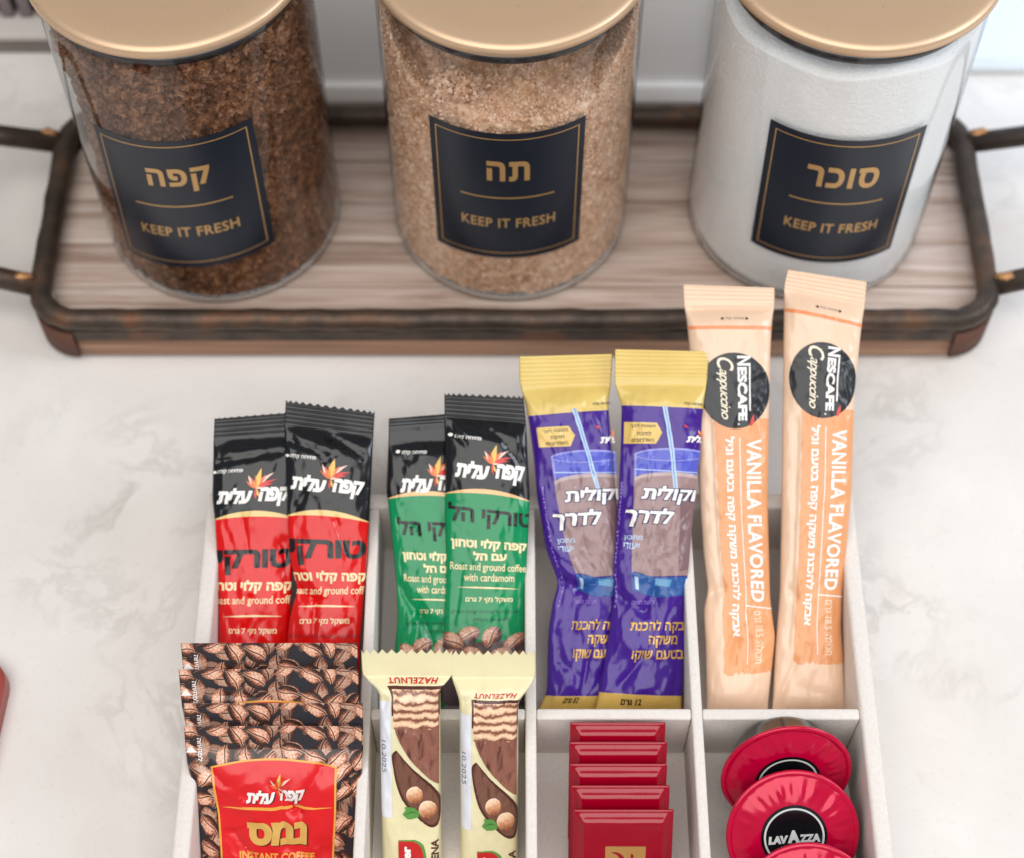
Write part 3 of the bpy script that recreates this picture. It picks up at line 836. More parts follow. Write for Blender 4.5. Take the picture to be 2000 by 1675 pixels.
def coffee(cx, cy):
    ztop = lambda az, r: 16.9 + 0.25 * math.sin(az * 3) - 0.4 * math.exp(-((math.degrees(az) % 360 - 275) / 30) ** 2)
    def Rc(az, z):
        d = (math.degrees(az) + 180) % 360 - 180
        zz = 15 if z > 50 else z
        dep = 0.85 * math.exp(-((d + 82) / 24) ** 4) * math.exp(-((zz - 10.8) / 3.9) ** 4) + 0.5 * math.exp(-((d + 84) / 20) ** 2) * math.exp(-((zz - 16) / 1.6) ** 2)
        return 5.18 - dep + wallnoise(az, zz, 0)
    m = grain('instant_coffee', (44, 25, 15), (112, 71, 45), (172, 124, 90), 230, 0.5)
    pos, size = scatter(15000, cx, cy, ztop, Rc, 0.09, 0.2, 0.12, 1.1)
    return ztop, Rc, 'coffee', m, pos, size, 0.6
def brown_sugar(cx, cy):
    def ztop(az, r):
        x = r * math.sin(az); y = -r * math.cos(az)
        z = 13.95 + 0.25 * math.sin(x * 1.3) * math.cos(y * 1.1) + 0.12 * math.sin(x * 4.1 + y * 3) 
        d = abs((math.degrees(az) + 180) % 360 - 180)
        z += (2.6 if d < 120 else 2.6 - 1.6 * (d - 120) / 60) * (max(0, r - 3.6) / 1.45) ** 2 * min(1, max(0, (d - 38) / 40))
        z += 1.0 * math.exp(-((x + 2.1) ** 2 + (y + 3.8) ** 2) / 0.6)
        return z
    Rc = lambda az, z: 5.2 + 0.6 * wallnoise(az, 14 if z > 50 else z, 2)
    m = grain('demerara_sugar', (172, 126, 94), (222, 180, 148), (244, 216, 192), 300, 0.35, 0.0, 0.55)
    pos, size = scatter(22000, cx, cy, ztop, Rc, 0.065, 0.12, 0.35, 0.15)
    bx = rsn.randn(500, 3); bx /= np.linalg.norm(bx, axis=1)[:, None]
    lump = np.array([cx - 2.1, cy - 3.95, 14.85]) + bx * np.array([0.85, 0.6, 0.55]); 
    inner = np.array([cx - 2.1, cy - 3.95, 14.8]) + rsn.randn(500, 3) * np.array([0.38, 0.27, 0.25])
    pos = np.concatenate([pos, lump, inner]); size = np.concatenate([size, rsn.uniform(.09, .16, 500), rsn.uniform(.12, .18, 500)])
    return ztop, Rc, 'brown_sugar', m, pos, size, 0.9
def white_sugar(cx, cy):
    ztop = lambda az, r: 16.6 + 0.2 * math.sin(az * 2 + 1) + 0.1 * math.sin(az * 7)
    Rc = lambda az, z: 5.24 + 0.12 * wallnoise(az, 16 if z > 50 else z, 5)
    m = grain('white_sugar', (249, 248, 247), (250, 249, 249), (253, 253, 253), 520, 0.5, 0.0, 0.5)
    pos, size = scatter(2500, cx, cy, ztop, Rc, 0.03, 0.045, 0.4)
    return ztop, Rc, 'sugar', m, pos, size, 0.9

jar(-13.4, 50.95, 'glass jar of dark brown instant coffee granules, labelled in gold on navy', [(-39.4, 12.95), (34.4, 13.7), (-43.5, 4.25), (34.2, 5.6)], ('קפה', (-0.36, 0.40, 5.0, 6.45)), coffee)
jar(-0.1, 51.05, 'glass jar of light brown cane sugar between the coffee jar and the white sugar jar', [(-36.5, 13.6), (34.2, 13.7), (-35.8, 5.4), (34.0, 5.55)], ('תה', (-0.25, 0.28, 5.2, 6.42)), brown_sugar)
jar(13.6, 51.02, 'glass jar filled to the top with fine white sugar', [(-36.9, 13.35), (34.1, 13.2), (-35.4, 5.4), (34.6, 4.95)], ('סוכר', (-0.44, 0.46, 5.1, 6.4)), white_sugar)

# ================================================================== ORGANISER BOX
box = thing('organiser_box', 'pale felt covered box with dividers holding the sachets and capsules', 'organiser', (0.75, 25, 0))
X0, X1, YF, YB = -12.5, 14.0, 15.6, 34.85
def felt_bar(name, x0, x1, y0, y1, z0, z1, r=0.12):
    V, F = bevel_box(x0, x1, y0, y1, z0, z1, r, 3); return mesh_obj(name, V, F, FELT, box)
felt_bar('floor_panel', X0 + 0.05, X1 - 0.05, YF + .05, YB - .05, 0.02, 0.3, 0.03)
felt_bar('side_wall', X0, X0 + 0.68, YF, YB, 0.01, 4.0, 0.16)
felt_bar('side_wall', X1 - 0.68, X1, YF, YB, 0.01, 4.0, 0.16)
felt_bar('end_wall', X0 + 0.69, X1 - 0.69, YB - 0.72, YB - 0.02, 0.01, 3.98, 0.14)
felt_bar('end_wall', X0 + 0.69, X1 - 0.69, YF + 0.02, YF + 0.72, 0.01, 3.98, 0.14)
DX = (-5.62, 0.72, 7.08)
xs = [X0 + 0.68] + [d for d in DX] + [X1 - 0.68]
for d in DX: felt_bar('divider', d - 0.21, d + 0.21, YF + 0.73, YB - 0.73, 0.3, 3.97, 0.09)
for i in range(4):
    a = xs[i] + (0.22 if i else 0.01); b = xs[i + 1] - (0.22 if i < 3 else 0.01)
    felt_bar('cross_divider', a, b, 24.97, 25.42, 0.3, 3.93, 0.09)

# ================================================================== STICK SACHETS
P0 = (0, 34.1, 5.0)
ROWS = {
 'red1': [(0.00,-11.81,-8.86,-8.93,-8.86),(3.00,-11.80,-5.86,-8.95,-5.86),(5.39,-11.82,-3.50,-8.87,-3.44),(7.96,-12.00,-0.94,-8.68,-0.86),(8.85,-12.11,-0.10,-8.68,0.07),(11.24,-12.07,2.26,-8.53,2.49),(12.15,-12.04,3.13,-8.46,3.42)],
 'red2': [(0.00,-8.99,-8.82,-6.13,-8.82),(2.99,-9.01,-5.83,-6.06,-5.83),(4.07,-8.89,-4.75,-5.98,-4.75),(5.11,-8.57,-3.73,-5.90,-3.73),(6.39,-8.91,-2.46,-5.81,-2.46),(8.70,-9.05,0.02,-5.69,-0.31),(11.45,-9.16,2.82,-5.58,2.39),(12.53,-9.10,3.91,-5.52,3.44)],
 'grn1': [(0.00,-4.72,-8.86,-1.75,-8.86),(2.76,-4.71,-6.10,-1.75,-6.10),(4.01,-4.59,-4.85,-1.81,-4.85),(5.45,-4.66,-3.42,-1.75,-3.42),(8.45,-4.98,-0.45,-1.90,-0.39),(9.22,-5.09,0.31,-1.90,0.38),(11.29,-4.99,2.34,-1.91,2.49),(12.11,-4.99,3.11,-1.87,3.36)],
 'grn2': [(0.00,-2.78,-8.82,0.45,-8.82),(2.60,-2.74,-6.22,0.51,-6.22),(6.09,-2.65,-2.73,0.59,-2.73),(8.91,-2.69,0.23,0.72,-0.04),(11.90,-2.72,3.21,0.56,2.94),(12.94,-2.72,4.18,0.45,4.06)],
 'pur1': [(0.00,1.03,-9.07,3.53,-9.07),(0.62,1.09,-8.45,3.60,-8.45),(1.32,1.40,-7.82,3.91,-7.82),(3.68,1.46,-5.47,4.22,-5.47),(4.95,1.65,-4.22,4.49,-4.22),(5.71,1.88,-3.48,4.58,-3.48),(7.17,1.36,-2.12,4.38,-2.00),(9.33,1.01,-0.02,4.14,0.17),(10.92,0.87,1.62,4.06,1.72),(12.87,0.60,3.46,3.90,3.73),(13.90,0.31,4.57,4.02,4.69),(15.16,0.29,5.84,4.09,5.94)],
 'pur2': [(0.00,3.29,-9.01,6.75,-9.01),(0.62,3.33,-8.39,6.76,-8.41),(1.15,3.47,-7.78,6.78,-7.96),(2.86,3.74,-6.17,6.87,-6.17),(4.95,4.08,-4.10,6.94,-4.10),(6.21,4.04,-2.75,7.05,-2.91),(8.97,4.27,-0.02,7.29,-0.15),(10.85,4.36,1.79,7.57,1.79),(12.58,4.41,3.60,7.68,3.44),(13.59,4.12,4.53,7.85,4.53),(14.96,4.15,5.94,7.94,5.85)],
 'nes1': [(0.00,7.80,-9.07,10.27,-9.07),(0.65,7.81,-8.41,10.27,-8.41),(3.24,7.78,-6.00,10.58,-5.65),(4.40,7.71,-4.57,10.47,-4.77),(5.18,7.90,-3.75,10.39,-4.05),(6.79,7.72,-2.28,10.36,-2.28),(9.05,7.57,-0.04,10.32,-0.04),(12.57,7.38,3.49,10.41,3.49),(15.04,7.19,5.98,10.49,5.94),(16.15,7.09,7.07,10.56,7.07),(16.89,6.97,7.82,10.67,7.80),(17.64,6.95,8.63,10.67,8.49)],
 'nes2': [(0.00,10.43,-9.07,13.39,-9.07),(0.65,10.44,-8.41,13.38,-8.41),(2.89,10.58,-6.14,13.29,-6.21),(3.94,10.67,-5.04,13.22,-5.22),(5.18,10.78,-3.83,13.28,-3.95),(9.25,10.88,0.17,13.71,0.17),(13.46,10.97,4.48,13.88,4.27),(16.32,11.04,7.57,14.19,6.90),(17.26,11.05,8.49,14.35,7.86),(18.06,11.20,9.20,14.40,8.72)],
}
def root_for(W, name, label_, cat, group):
    c = W.P(np.array([0.0]), np.array([0.0]))[0]
    return thing(name, label_, cat, c, group)

# ---- red
RED_F = zone_film('red_black_film', (222, 12, 12), (20, 21, 25), (240, 208, 140), 8.05, 0.13, 0.2, slope=-0.02)
al, bl = grid_lines(12.53, 52, 0.13)
red = Art(al, bl)
brand(red, -0.88, 0.86, 8.95, 9.62, -0.05)
red.add('lettering', WHITE, 2, fit('פתיחה קלה', -0.86, -0.26, 10.2, 10.4, 0.02, 0, 0, 0.02, True))
red.add('lettering', WHITE, 2, ell(-0.93, 10.3, 0.05, 0.06, 12))
red.add('lettering', BLACKI, 2, fit('טורקי', -0.97, 0.96, 6.1, 7.12, 0.035, 0, 0, 0.0, True, 0.95))
red.add('lettering', CREAM, 2, fit('קפה קלוי וטחון', -1.25, 1.02, 5.35, 5.88, 0.035, 0, 0, -0.02, True))
red.add('lettering', CREAM, 2, fit('Roast and ground coffee', -1.2, 1.2, 4.83, 5.25, 0.01))
red.add('lettering', CREAM, 2, arc_line(-0.82, 0.78, 4.42, 0.07, 0.03))
red.add('lettering', CREAM, 2, fit('משקל נקי 7 גרם', -0.68, 0.66, 3.68, 3.98, 0.02, 0, 0, 0, True))
red.add('lettering', DKRED, 2, fit('תערובת לשתיית קפה טורקי', -1.0, 0.95, 3.14, 3.34, 0.01, 0, 0, 0, True))
red.add('lettering', DKRED, 2, fit('תאריך לשימוש מומלץ', -0.85, 0.8, 2.82, 3.0, 0.01, 0, 0, 0, True))
BEAN1 = bean_single()
def bean_decal(art, a, b, ra, rb, rot, lay):
    c, s = math.cos(rot), math.sin(rot)
    def uv(v):
        x = (v[:, 0] - a) * 1.65; y = v[:, 1] - b
        return np.stack([(x * c + y * s) / ra, (-x * s + y * c) / rb * 1.0], 1)
    pts, F = ell(0, 0, ra, rb, 30, rot); pts = pts.copy(); pts[:, 0] = pts[:, 0] / 1.65 + a; pts[:, 1] += b
    art.add('bean_print', BEAN1, lay, (pts, F), uv)
bean_decal(red, -0.1, 2.25, 0.5, 0.34, 0.2, 3); bean_decal(red, 0.55, 2.2, 0.5, 0.36, -0.4, 4); bean_decal(red, -0.7, 2.05, 0.5, 0.36, 1.0, 4)
W = Wrap(ROWS['red1'], 28, P0, 0.0, 0.42, 2.2, (0.6, 1.0), 0.08, 11, [(-0.7, 4, -0.3, 0.5, .14, .3), (-.9, 10.3, .6, 10.6, .2, .13), (.7, 7, .95, 5, .1, .25), (-.3, 8.0, -.1, 6.2, .12, .1)], zig=(17, .11))
r = root_for(W, 'coffee_stick', 'red and black coffee stick in the leftmost compartment, the one partly covered by its neighbour', 'sachet', 'red and black coffee sticks'); wrapper_mesh(W, al, bl, RED_F, r); red.lay(W, r, (0.0, -0.38))
W = Wrap(ROWS['red2'], 28, P0, 0.4, 0.46, 2.2, (0.6, 1.1), 0.08, 22, [(-1, 5.2, -.35, 4.6, .28, .28), (-.35, 4.6, -.2, 2.2, .2, .14), (-.9, 10.9, -.1, 10.5, .22, .12), (.1, 11.2, .8, 10.6, .24, .12), (-.1, 10.2, .2, 10.6, .14, .1), (.2, 7.9, .5, 6.4, .14, .09), (-.5, 8.9, -.9, 8.0, .1, .1)], zig=(17, .11))
r = root_for(W, 'coffee_stick', 'taller red and black coffee stick overlapping the other red one, bluish shine on its top', 'sachet', 'red and black coffee sticks'); wrapper_mesh(W, al, bl, RED_F, r); red.lay(W, r)

# ---- green
GRN_F = zone_film('green_black_film', (0, 142, 86), (20, 21, 25), (244, 196, 138), 8.9, 0.14, 0.16, slope=-0.03)
al, bl = grid_lines(12.94, 52, 0.13)
grn = Art(al, bl)
brand(grn, -0.76, 0.92, 9.45, 10.18, -0.06)
grn.add('lettering', WHITE, 2, fit('פתיחה קלה', -0.75, -0.1, 11.0, 11.2, 0.02, 0, 0, -0.05, True)); grn.add('lettering', WHITE, 2, ell(-0.85, 11.17, 0.06, 0.07, 12))
grn.add('lettering', BLACKI, 2, fit('טורקי הל', -0.92, 1.1, 7.5, 8.42, 0.025, 0, 0, -0.08, True, 0.95))
grn.add('lettering', CREAM, 2, fit('קפה קלוי וטחון', -0.86, 0.97, 6.62, 7.1, 0.04, 0, 0, -0.08, True))
grn.add('lettering', CREAM, 2, fit('עם הל', -0.32, 0.5, 6.25, 6.6, 0.04, 0, 0, -0.03, True))
grn.add('lettering', CREAM, 2, fit('Roast and ground coffee', -0.88, 0.98, 5.75, 6.15, 0.012, 0, 0, -0.07))
grn.add('lettering', CREAM, 2, fit('with cardamom', -0.54, 0.7, 5.42, 5.73, 0.012, 0, 0, -0.04))
grn.add('lettering', CREAM, 2, arc_line(-0.68, 0.8, 5.15, 0.06, 0.02, 14, -0.04))
grn.add('lettering', CREAM, 2, fit('משקל נקי 7 גרם', -0.48, 0.67, 4.56, 4.82, 0.02, 0, 0, -0.02, True))
grn.add('lettering', DKGREEN, 2, fit('תערובת לשתיית קפה טורקי', -0.85, 0.85, 4.12, 4.3, 0.01, 0, 0, 0, True))
grn.add('lettering', DKGREEN, 2, fit('לשימוש מומלץ', -0.3, 0.6, 3.82, 3.98, 0.01, 0, 0, 0, True))
BG = print_ink('dark_bean_ground_ink', (92, 74, 76)); BG2 = print_ink('mid_bean_ground_ink', (150, 112, 96))
grn.add('printed_panel', BG, 0, poly([(-1, 0.2), (1, 0.2), (1, 2.9), (.6, 3.1), (0, 3.0), (-.6, 3.1), (-1, 2.9)]))
for q in ((-.38, 3.3, .48, .33, .3, 2), (-.78, 3.02, .52, .36, -.5, 4), (.18, 3.22, .46, .36, .95, 5), (.75, 3.02, .56, .3, .55, 3), (-.3, 2.5, .5, .34, -.2, 3), (.4, 2.45, .52, .34, .3, 4), (.9, 2.3, .4, .3, 1.2, 5), (-.85, 2.3, .5, .35, .9, 5), (0.02, 1.9, .5, .35, .6, 5)): bean_decal(grn, *q)
W = Wrap(ROWS['grn1'], 28, P0, 0.0, 0.42, 2.2, (0.6, 1.0), 0.08, 31, [(-.9, 5.2, -.35, 4.0, .22, .2), (-.3, 4.1, .1, 2.8, .22, .16), (-.35, 4.2, -.5, 2.2, .14, .2), (-.5, 10.4, .2, 10.3, .1, .2)], zig=(17, .1))
r = root_for(W, 'coffee_stick', 'green and black coffee stick half hidden behind the taller green one', 'sachet', 'green and black coffee sticks'); wrapper_mesh(W, al, bl, GRN_F, r); grn.lay(W, r, (0.12, -0.45))
W = Wrap(ROWS['grn2'], 28, P0, 0.4, 0.46, 2.2, (0.6, 1.1), 0.06, 42, [(-.9, 11.5, -.5, 10.9, .22, .1), (.1, 11.4, .6, 11.0, .16, .12), (.85, 10.2, .95, 7, .14, .14), (.5, 10.9, .8, 10.3, .14, .08), (-.6, 6, -.7, 4.2, .08, .08)], zig=(17, .1))
r = root_for(W, 'coffee_stick', 'taller green and black coffee stick leaning in front of the other green one', 'sachet', 'green and black coffee sticks'); wrapper_mesh(W, al, bl, GRN_F, r); grn.lay(W, r)

# ---- purple
PUR_F = zone_film('purple_gold_film', (66, 26, 140), (226, 196, 112), (226, 196, 112), 12.6, 0.0, 0.0, 0.24, extra=(1.15, (214, 176, 92)))
YGOLD = print_ink('sign_yellow_ink', (226, 190, 108)); NAVYI = print_ink('navy_ink', (44, 40, 90)); LBLUE = print_ink('pale_blue_ink', (186, 206, 236)); GLB = print_ink('glass_blue_ink', (84, 92, 196)); GLB2 = print_ink('glass_rim_ink', (150, 150, 220)); MILK = print_ink('milk_cocoa_ink', (156, 128, 128)); MILK2 = print_ink('milk_top_ink', (186, 164, 164)); MILK3 = print_ink('milk_shade_ink', (128, 100, 104)); BASEB = print_ink('glass_base_ink', (40, 84, 150)); LILAC = print_ink('lilac_ink', (150, 120, 210)); TEAL = print_ink('teal_ink', (90, 150, 190))
al, bl = grid_lines(14.96, 52, 0.13)
pur = Art(al, bl)
pur.add('printed_panel', YGOLD, 1, poly([(-0.93, 11.15), (-0.93, 11.95), (-0.14, 11.95), (0.0, 11.6), (-0.14, 11.15)]))
for i, (s_, x0, x1) in enumerate((('תשומת ליבך', -0.78, -0.17), ('לתיבת', -0.62, -0.27), ('האלרגנים', -0.74, -0.2))): pur.add('lettering', BLACKI, 3, fit(s_, x0, x1, 11.72 - i * 0.25, 11.88 - i * 0.25, 0.01, 0, 0, 0, True))
pur.add('lettering', WHITE, 3, fit('עלית', 0.6, 1.15, 11.22, 11.52, 0.045, 0.25, 0, 0, True, .92)); flame(pur, 0.98, 11.5, .5, 3); pur.add('emblem', REDI, 3, petal(.52, 11.9, .25, .08, -40))
pur.add('glass_print', GLB, 0, poly([(-0.66, 10.75), (-0.655, 9.9), (1, 9.85), (1, 10.7)]))
pur.add('glass_print', GLB2, 1, ell(0.25, 10.72, 0.92, 0.26, 40)); pur.add('glass_print', GLB, 2, ell(0.25, 10.7, 0.86, 0.2, 40))
pur.add('glass_print', GLB2, 1, poly([(-0.66, 10.75), (-0.50, 5.3), (-0.46, 5.3), (-0.6, 10.75)]))
pur.add('glass_print', LBLUE, 2, poly([(-0.62, 10.1), (1, 10.0), (1, 10.03), (-0.62, 10.14)]))
pur.add('glass_print', MILK, 3, poly([(-0.62, 9.75), (-0.52, 6.05), (0, 5.85), (1, 5.95), (1, 9.72)])); pur.add('glass_print', MILK2, 4, ell(0.3, 9.72, 0.93, 0.3, 40)); pur.add('glass_print', MILK, 5, ell(0.3, 9.6, 0.9, 0.27, 40))
pur.add('glass_print', MILK3, 4, poly([(0.62, 9.1), (0.72, 6.1), (1, 6.2), (1, 9.2)]))
pur.add('glass_print', BASEB, 3, poly([(-0.53, 6.0), (-0.5, 5.3), (0.1, 5.02), (1, 5.12), (1, 5.9), (0.1, 5.82)])); pur.add('glass_print', LBLUE, 4, poly([(-0.44, 5.85), (-0.42, 5.35), (-0.33, 5.3), (-0.34, 5.8)])); pur.add('glass_print', TEAL, 4, poly([(0.1, 5.78), (0.1, 5.5), (.5, 5.45), (.55, 5.75)])); pur.add('glass_print', LBLUE, 4, poly([(0.93, 5.8), (0.93, 5.2), (.975, 5.2), (.975, 5.8)]))
pur.add('straw_print', LBLUE, 6, poly([(-0.02, 12.62), (0.10, 12.62), (0.52, 9.3), (0.42, 9.25)])); pur.add('straw_print', TEAL, 7, poly([(0.03, 12.62), (0.055, 12.62), (0.48, 9.28), (0.455, 9.27)]))
for s_, q, sh in (('שוקולית', (-0.42, 1.45, 8.72, 9.5), 0.12), ('לדרך', (-0.80, 0.5, 7.75, 8.62), 0.2)):
    o_ = fit(s_, *q, off=0.075, shear=sh, heb=True); pur.add('lettering', NAVYI, 7, o_)
    pur.add('lettering', WHITE, 9, fit(s_, q[0] + .015, q[1] - .015, q[2] + .03, q[3] - .03, off=0.03, shear=sh, heb=True))
pur.add('lettering', LBLUE, 6, fit('מתכון', -0.77, -0.3, 7.22, 7.45, 0.015, 0, 0, 0, True)); pur.add('lettering', LBLUE, 6, fit('ייעודי', -0.77, -0.36, 6.9, 7.14, 0.015, 0, 0, 0, True))
pur.add('lettering', LILAC, 5, fit('הצעת הגשה', -0.5, 0.1, 4.75, 4.9, 0.01, 0, 0, 0, True))
for s_, q in (('אבקה להכנת', (-0.46, 1.14, 3.58, 4.12)), ('משקה', (0.05, 0.79, 3.02, 3.5)), ('בטעם שוקו', (-0.34, 0.97, 2.44, 2.92))): pur.add('lettering', GOLDI, 5, fit(s_, *q, off=0.02, heb=True))
pur.add('lettering', BLACKI, 3, fit('12 גרם', -0.44, 0.03, 0.72, 0.98, 0.02, 0, 0, 0, True)); pur.add('lettering', BLACKI, 3, fit('פתיחה קלה', 0.5, 0.95, 12.68, 12.82, 0.01, 0, 0, 0, True))
pur.add('lettering', LILAC, 4, fit('תאריך אחרון לשימוש', -0.97, -0.9, 4.6, 9.6, 0.02, 0, -90, 0, True))
W = Wrap(ROWS['pur1'], 28, P0, 0.0, 0.5, 2.3, (0.35, 1.5), 0.11, 51, [(-1, 5.9, -.3, 5.5, .3, .2), (-.3, 5.5, .5, 5.9, .24, .16), (-.4, 5.4, -.3, 3.5, .14, .25), (0.2, 2.6, .1, 1.2, .16, .16), (-.6, 2.6, .2, 1.6, .1, .2), (0, 8, .1, 6.2, .08, .12)])
r = root_for(W, 'chocolate_drink_stick', 'purple and gold drink stick kinked at the middle, left one of the two purple sticks', 'sachet', 'purple and gold chocolate drink sticks'); wrapper_mesh(W, al, bl, PUR_F, r); pur.lay(W, r, (0.10, 0.12))
W = Wrap(ROWS['pur2'], 28, P0, 0.45, 0.52, 2.3, (0.35, 1.5), 0.11, 62, [(-.9, 5.1, -.1, 4.4, .2, .16), (-.1, 4.4, .2, 6, .14, .14), (-.5, 1.5, -.05, 2.6, .2, .18), (.2, 7.5, .35, 6.6, .12, .16), (-.1, 2.6, .6, 2.2, .1, .2), (.1, 5.2, .3, 3.9, .14, .14), (-.9, 13.1, -.4, 12.8, .1, .14)])
r = root_for(W, 'chocolate_drink_stick', 'purple and gold drink stick leaning over its twin, next to the beige sticks', 'sachet', 'purple and gold chocolate drink sticks'); wrapper_mesh(W, al, bl, PUR_F, r); pur.lay(W, r)

# ---- beige vanilla sticks
BEI = film('beige_film', (234, 200, 172), 0.33, 0, 0.3, 0.8); ORG = print_ink('orange_print', (228, 160, 110)); CHAR = print_ink('charcoal_print', (30, 31, 36)); OST = print_ink('orange_stripe', (232, 142, 92)); IVO = print_ink('ivory_ink', (246, 232, 206)); GREYT = print_ink('small_grey_ink', (120, 110, 104))
al, bl = grid_lines(18.06, 52, 0.14)
nes = Art(al, bl)
jag = [(-0.5 + 0.02 * math.sin(b * 9) * (i % 2), b) for i, b in enumerate(np.linspace(12.6, 2.45, 50))]
jag2 = [(a, 2.42 + 0.06 * math.sin(a * 37) + 0.03 * math.sin(a * 91)) for a in np.linspace(-0.48, 0.975, 40)]
nes.add('printed_panel', ORG, 0, poly(jag + jag2 + [(0.975, 12.6)]))
nes.add('printed_panel', CHAR, 1, ell(0.06, 13.72, 0.92, 1.53, 48))
nes.add('printed_panel', OST, 1, poly([(-0.98, 16.2), (0.98, 16.2), (0.98, 16.34), (-0.98, 16.34)]))
nes.add('lettering', WHITE, 3, fit('ESCAFE', 0.13, 0.37, 12.5, 14.66, 0.045, 0, -90, 0)); nes.add('lettering', WHITE, 3, fit('N', 0.13, 0.465, 14.72, 15.12, 0.05, 0, -90))
nes.add('lettering', WHITE, 3, poly([(0.425, 14.7), (0.465, 14.7), (0.465, 12.9), (0.425, 12.9)])); nes.add('lettering', REDI, 4, petal(0.46, 12.28, 0.5, 0.16, 65)); nes.add('lettering', WHITE, 3, ell(.14, 12.36, .025, .035, 10))
nes.add('lettering', IVO, 3, fit('appuccino', -0.40, -0.08, 12.55, 14.6, 0.004, 0.45, -90, 0, False, 0.86)); nes.add('lettering', IVO, 4, fit('C', -0.38, 0.04, 14.5, 15.05, 0.012, 0.35, -90))
nes.add('lettering', WHITE, 3, fit('VANILLA FLAVORED', 0.34, 0.76, 5.35, 11.8, 0.028, 0, -90, 0, False, 1.08))
nes.add('lettering', WHITE, 2, poly([(0.15, 11.85), (0.175, 11.85), (0.20, 2.75), (0.175, 2.75)])); nes.add('lettering', WHITE, 2, poly([(0.19, 5.12), (0.97, 5.08), (0.97, 5.13), (0.19, 5.17)]))
nes.add('lettering', WHITE, 3, fit('אבקה להכנת משקה קפה בטעם וניל', -0.3, 0.02, 3.9, 11.9, 0.028, 0, -90, 0, True))
nes.add('lettering', IVO, 3, fit('תכולה: 18.5 גרם', 0.42, 0.66, 2.75, 4.95, 0.0, 0, -90, 0, True))
nes.add('lettering', BLACKI, 2, poly([(-.24, 16.63), (-.17, 16.56), (-.17, 16.70)])); nes.add('lettering', BLACKI, 2, poly([(.42, 16.63), (.35, 16.56), (.35, 16.70)])); nes.add('lettering', GREYT, 2, fit('פתיחה קלה', -.14, .32, 16.56, 16.7, 0.0, 0, 0, 0, True))
W = Wrap(ROWS['nes1'], 28, P0, 0.0, 0.5, 3.2, (0.3, 0.85), 0.06, 71, [(-1, 5.0, -.5, 5.3, .25, .2), (-.62, 12, -.62, 5.4, .10, .1), (-.9, 16.6, .9, 16.62, .18, .22), (-.1, 3.2, -.2, 2.4, .14, .2), (.3, 3.3, .25, 2.2, .12, .15)], rib=0.034)
W.b0 = 1
r = root_for(W, 'cappuccino_stick', 'beige and orange vanilla stick whose flat top folds over, next to the purple sticks', 'sachet', 'beige and orange vanilla coffee sticks'); wrapper_mesh(W, al[:], bl * (17.64 / 18.06), BEI, r); nes.lay(W, r, (0.0, -0.42))
W = Wrap(ROWS['nes2'], 28, P0, 0.0, 0.55, 3.2, (0.3, 0.95), 0.06, 82, [(-.62, 12, -.66, 5.6, .12, .1), (-.7, 5.3, -.5, 5.0, .25, .16), (-.62, 5, -.66, 3, .12, .1), (-.95, .4, -.45, 2.5, .25, .2), (-.4, 1.4, .9, 1.0, .12, .25), (-.9, 17.0, -.5, 16.5, .14, .14)], rib=0.034, curl=0.12)
r = root_for(W, 'cappuccino_stick', 'beige and orange vanilla stick with a shiny crimped top, reaching highest, nearest the right wall', 'sachet', 'beige and orange vanilla coffee sticks'); wrapper_mesh(W, al, bl, BEI, r); nes.lay(W, r)

# ================================================================== INSTANT COFFEE POUCHES
BEANF = bean_film(); REDP = print_ink('red_panel_print', (220, 30, 36)); GB = print_ink('gold_border_ink', (236, 168, 74)); TG = print_ink('matt_gold_ink', (216, 172, 92)); TS = print_ink('dark_shadow_ink', (96, 40, 24))
PP = (0, 24.98, 4.0)
LP = 9.6
al, bl = grid_lines(LP, 56, 0.12)
pch = Art(al, bl, 0.995)
def pp(x, v): return ((x - 532) / 175.0, LP - 0.43 + (1442 - v) / 48.3)
arc = [pp(407 + (655 - 407) * t, 1502 - 15 * (1 - (2 * t - 1) ** 2)) for t in np.linspace(0, 1, 20)]
arc2 = [(a, b + 0.07) for a, b in arc]
pch.add('printed_panel', GB, 2, poly(arc + arc2[::-1]))
for ax_ in (arc[0][0], arc[-1][0]): pch.add('printed_panel', GB, 2, poly([(ax_ - .012, 1.2), (ax_ + .012, 1.2), (ax_ + .012, arc2[0][1] - .01), (ax_ - .012, arc2[0][1] - .01)]))
pch.add('printed_panel', REDP, 1, poly([(arc[0][0], 1.25), (arc[-1][0], 1.25)] + arc[::-1]))
x0, y0 = pp(470, 1564); x1, y1 = pp(592, 1537)
brand(pch, x0, x1, y0, y1, 0, 3.3, TS)
pch.add('lettering', GB, 3, arc_line(pp(418, 0)[0], pp(648, 0)[0], pp(0, 1574)[1], 0.11))
a0, b0 = pp(468, 1646); a1, b1 = pp(597, 1600)
q = fit('נמס', a0, a1, b0, b1, 0.05, 0, 0, 0, True); q2 = q[0].copy(); q2 += np.array([0.02, -0.045]); pch.add('lettering', TS, 3, (q2, q[1])); pch.add('lettering', TG, 5, q)
a0, b0 = pp(447, 1677); a1, b1 = pp(615, 1661); pch.add('lettering', GB, 3, fit('INSTANT COFFEE', a0, a1, b0, b1, 0.035, 0, 0, 0, False, 1.05))
tx, ty = pp(368, 1462); pch.add('lettering', WHITE, 3, poly([pp(368, 1462), pp(357, 1475), pp(379, 1475)]))
a0, b0 = pp(381, 1490); a1, b1 = pp(391, 1447); pch.add('lettering', WHITE, 3, fit('לפתיחה', a0, a1, b0, b1, 0.02, 0, -90, 0, True))
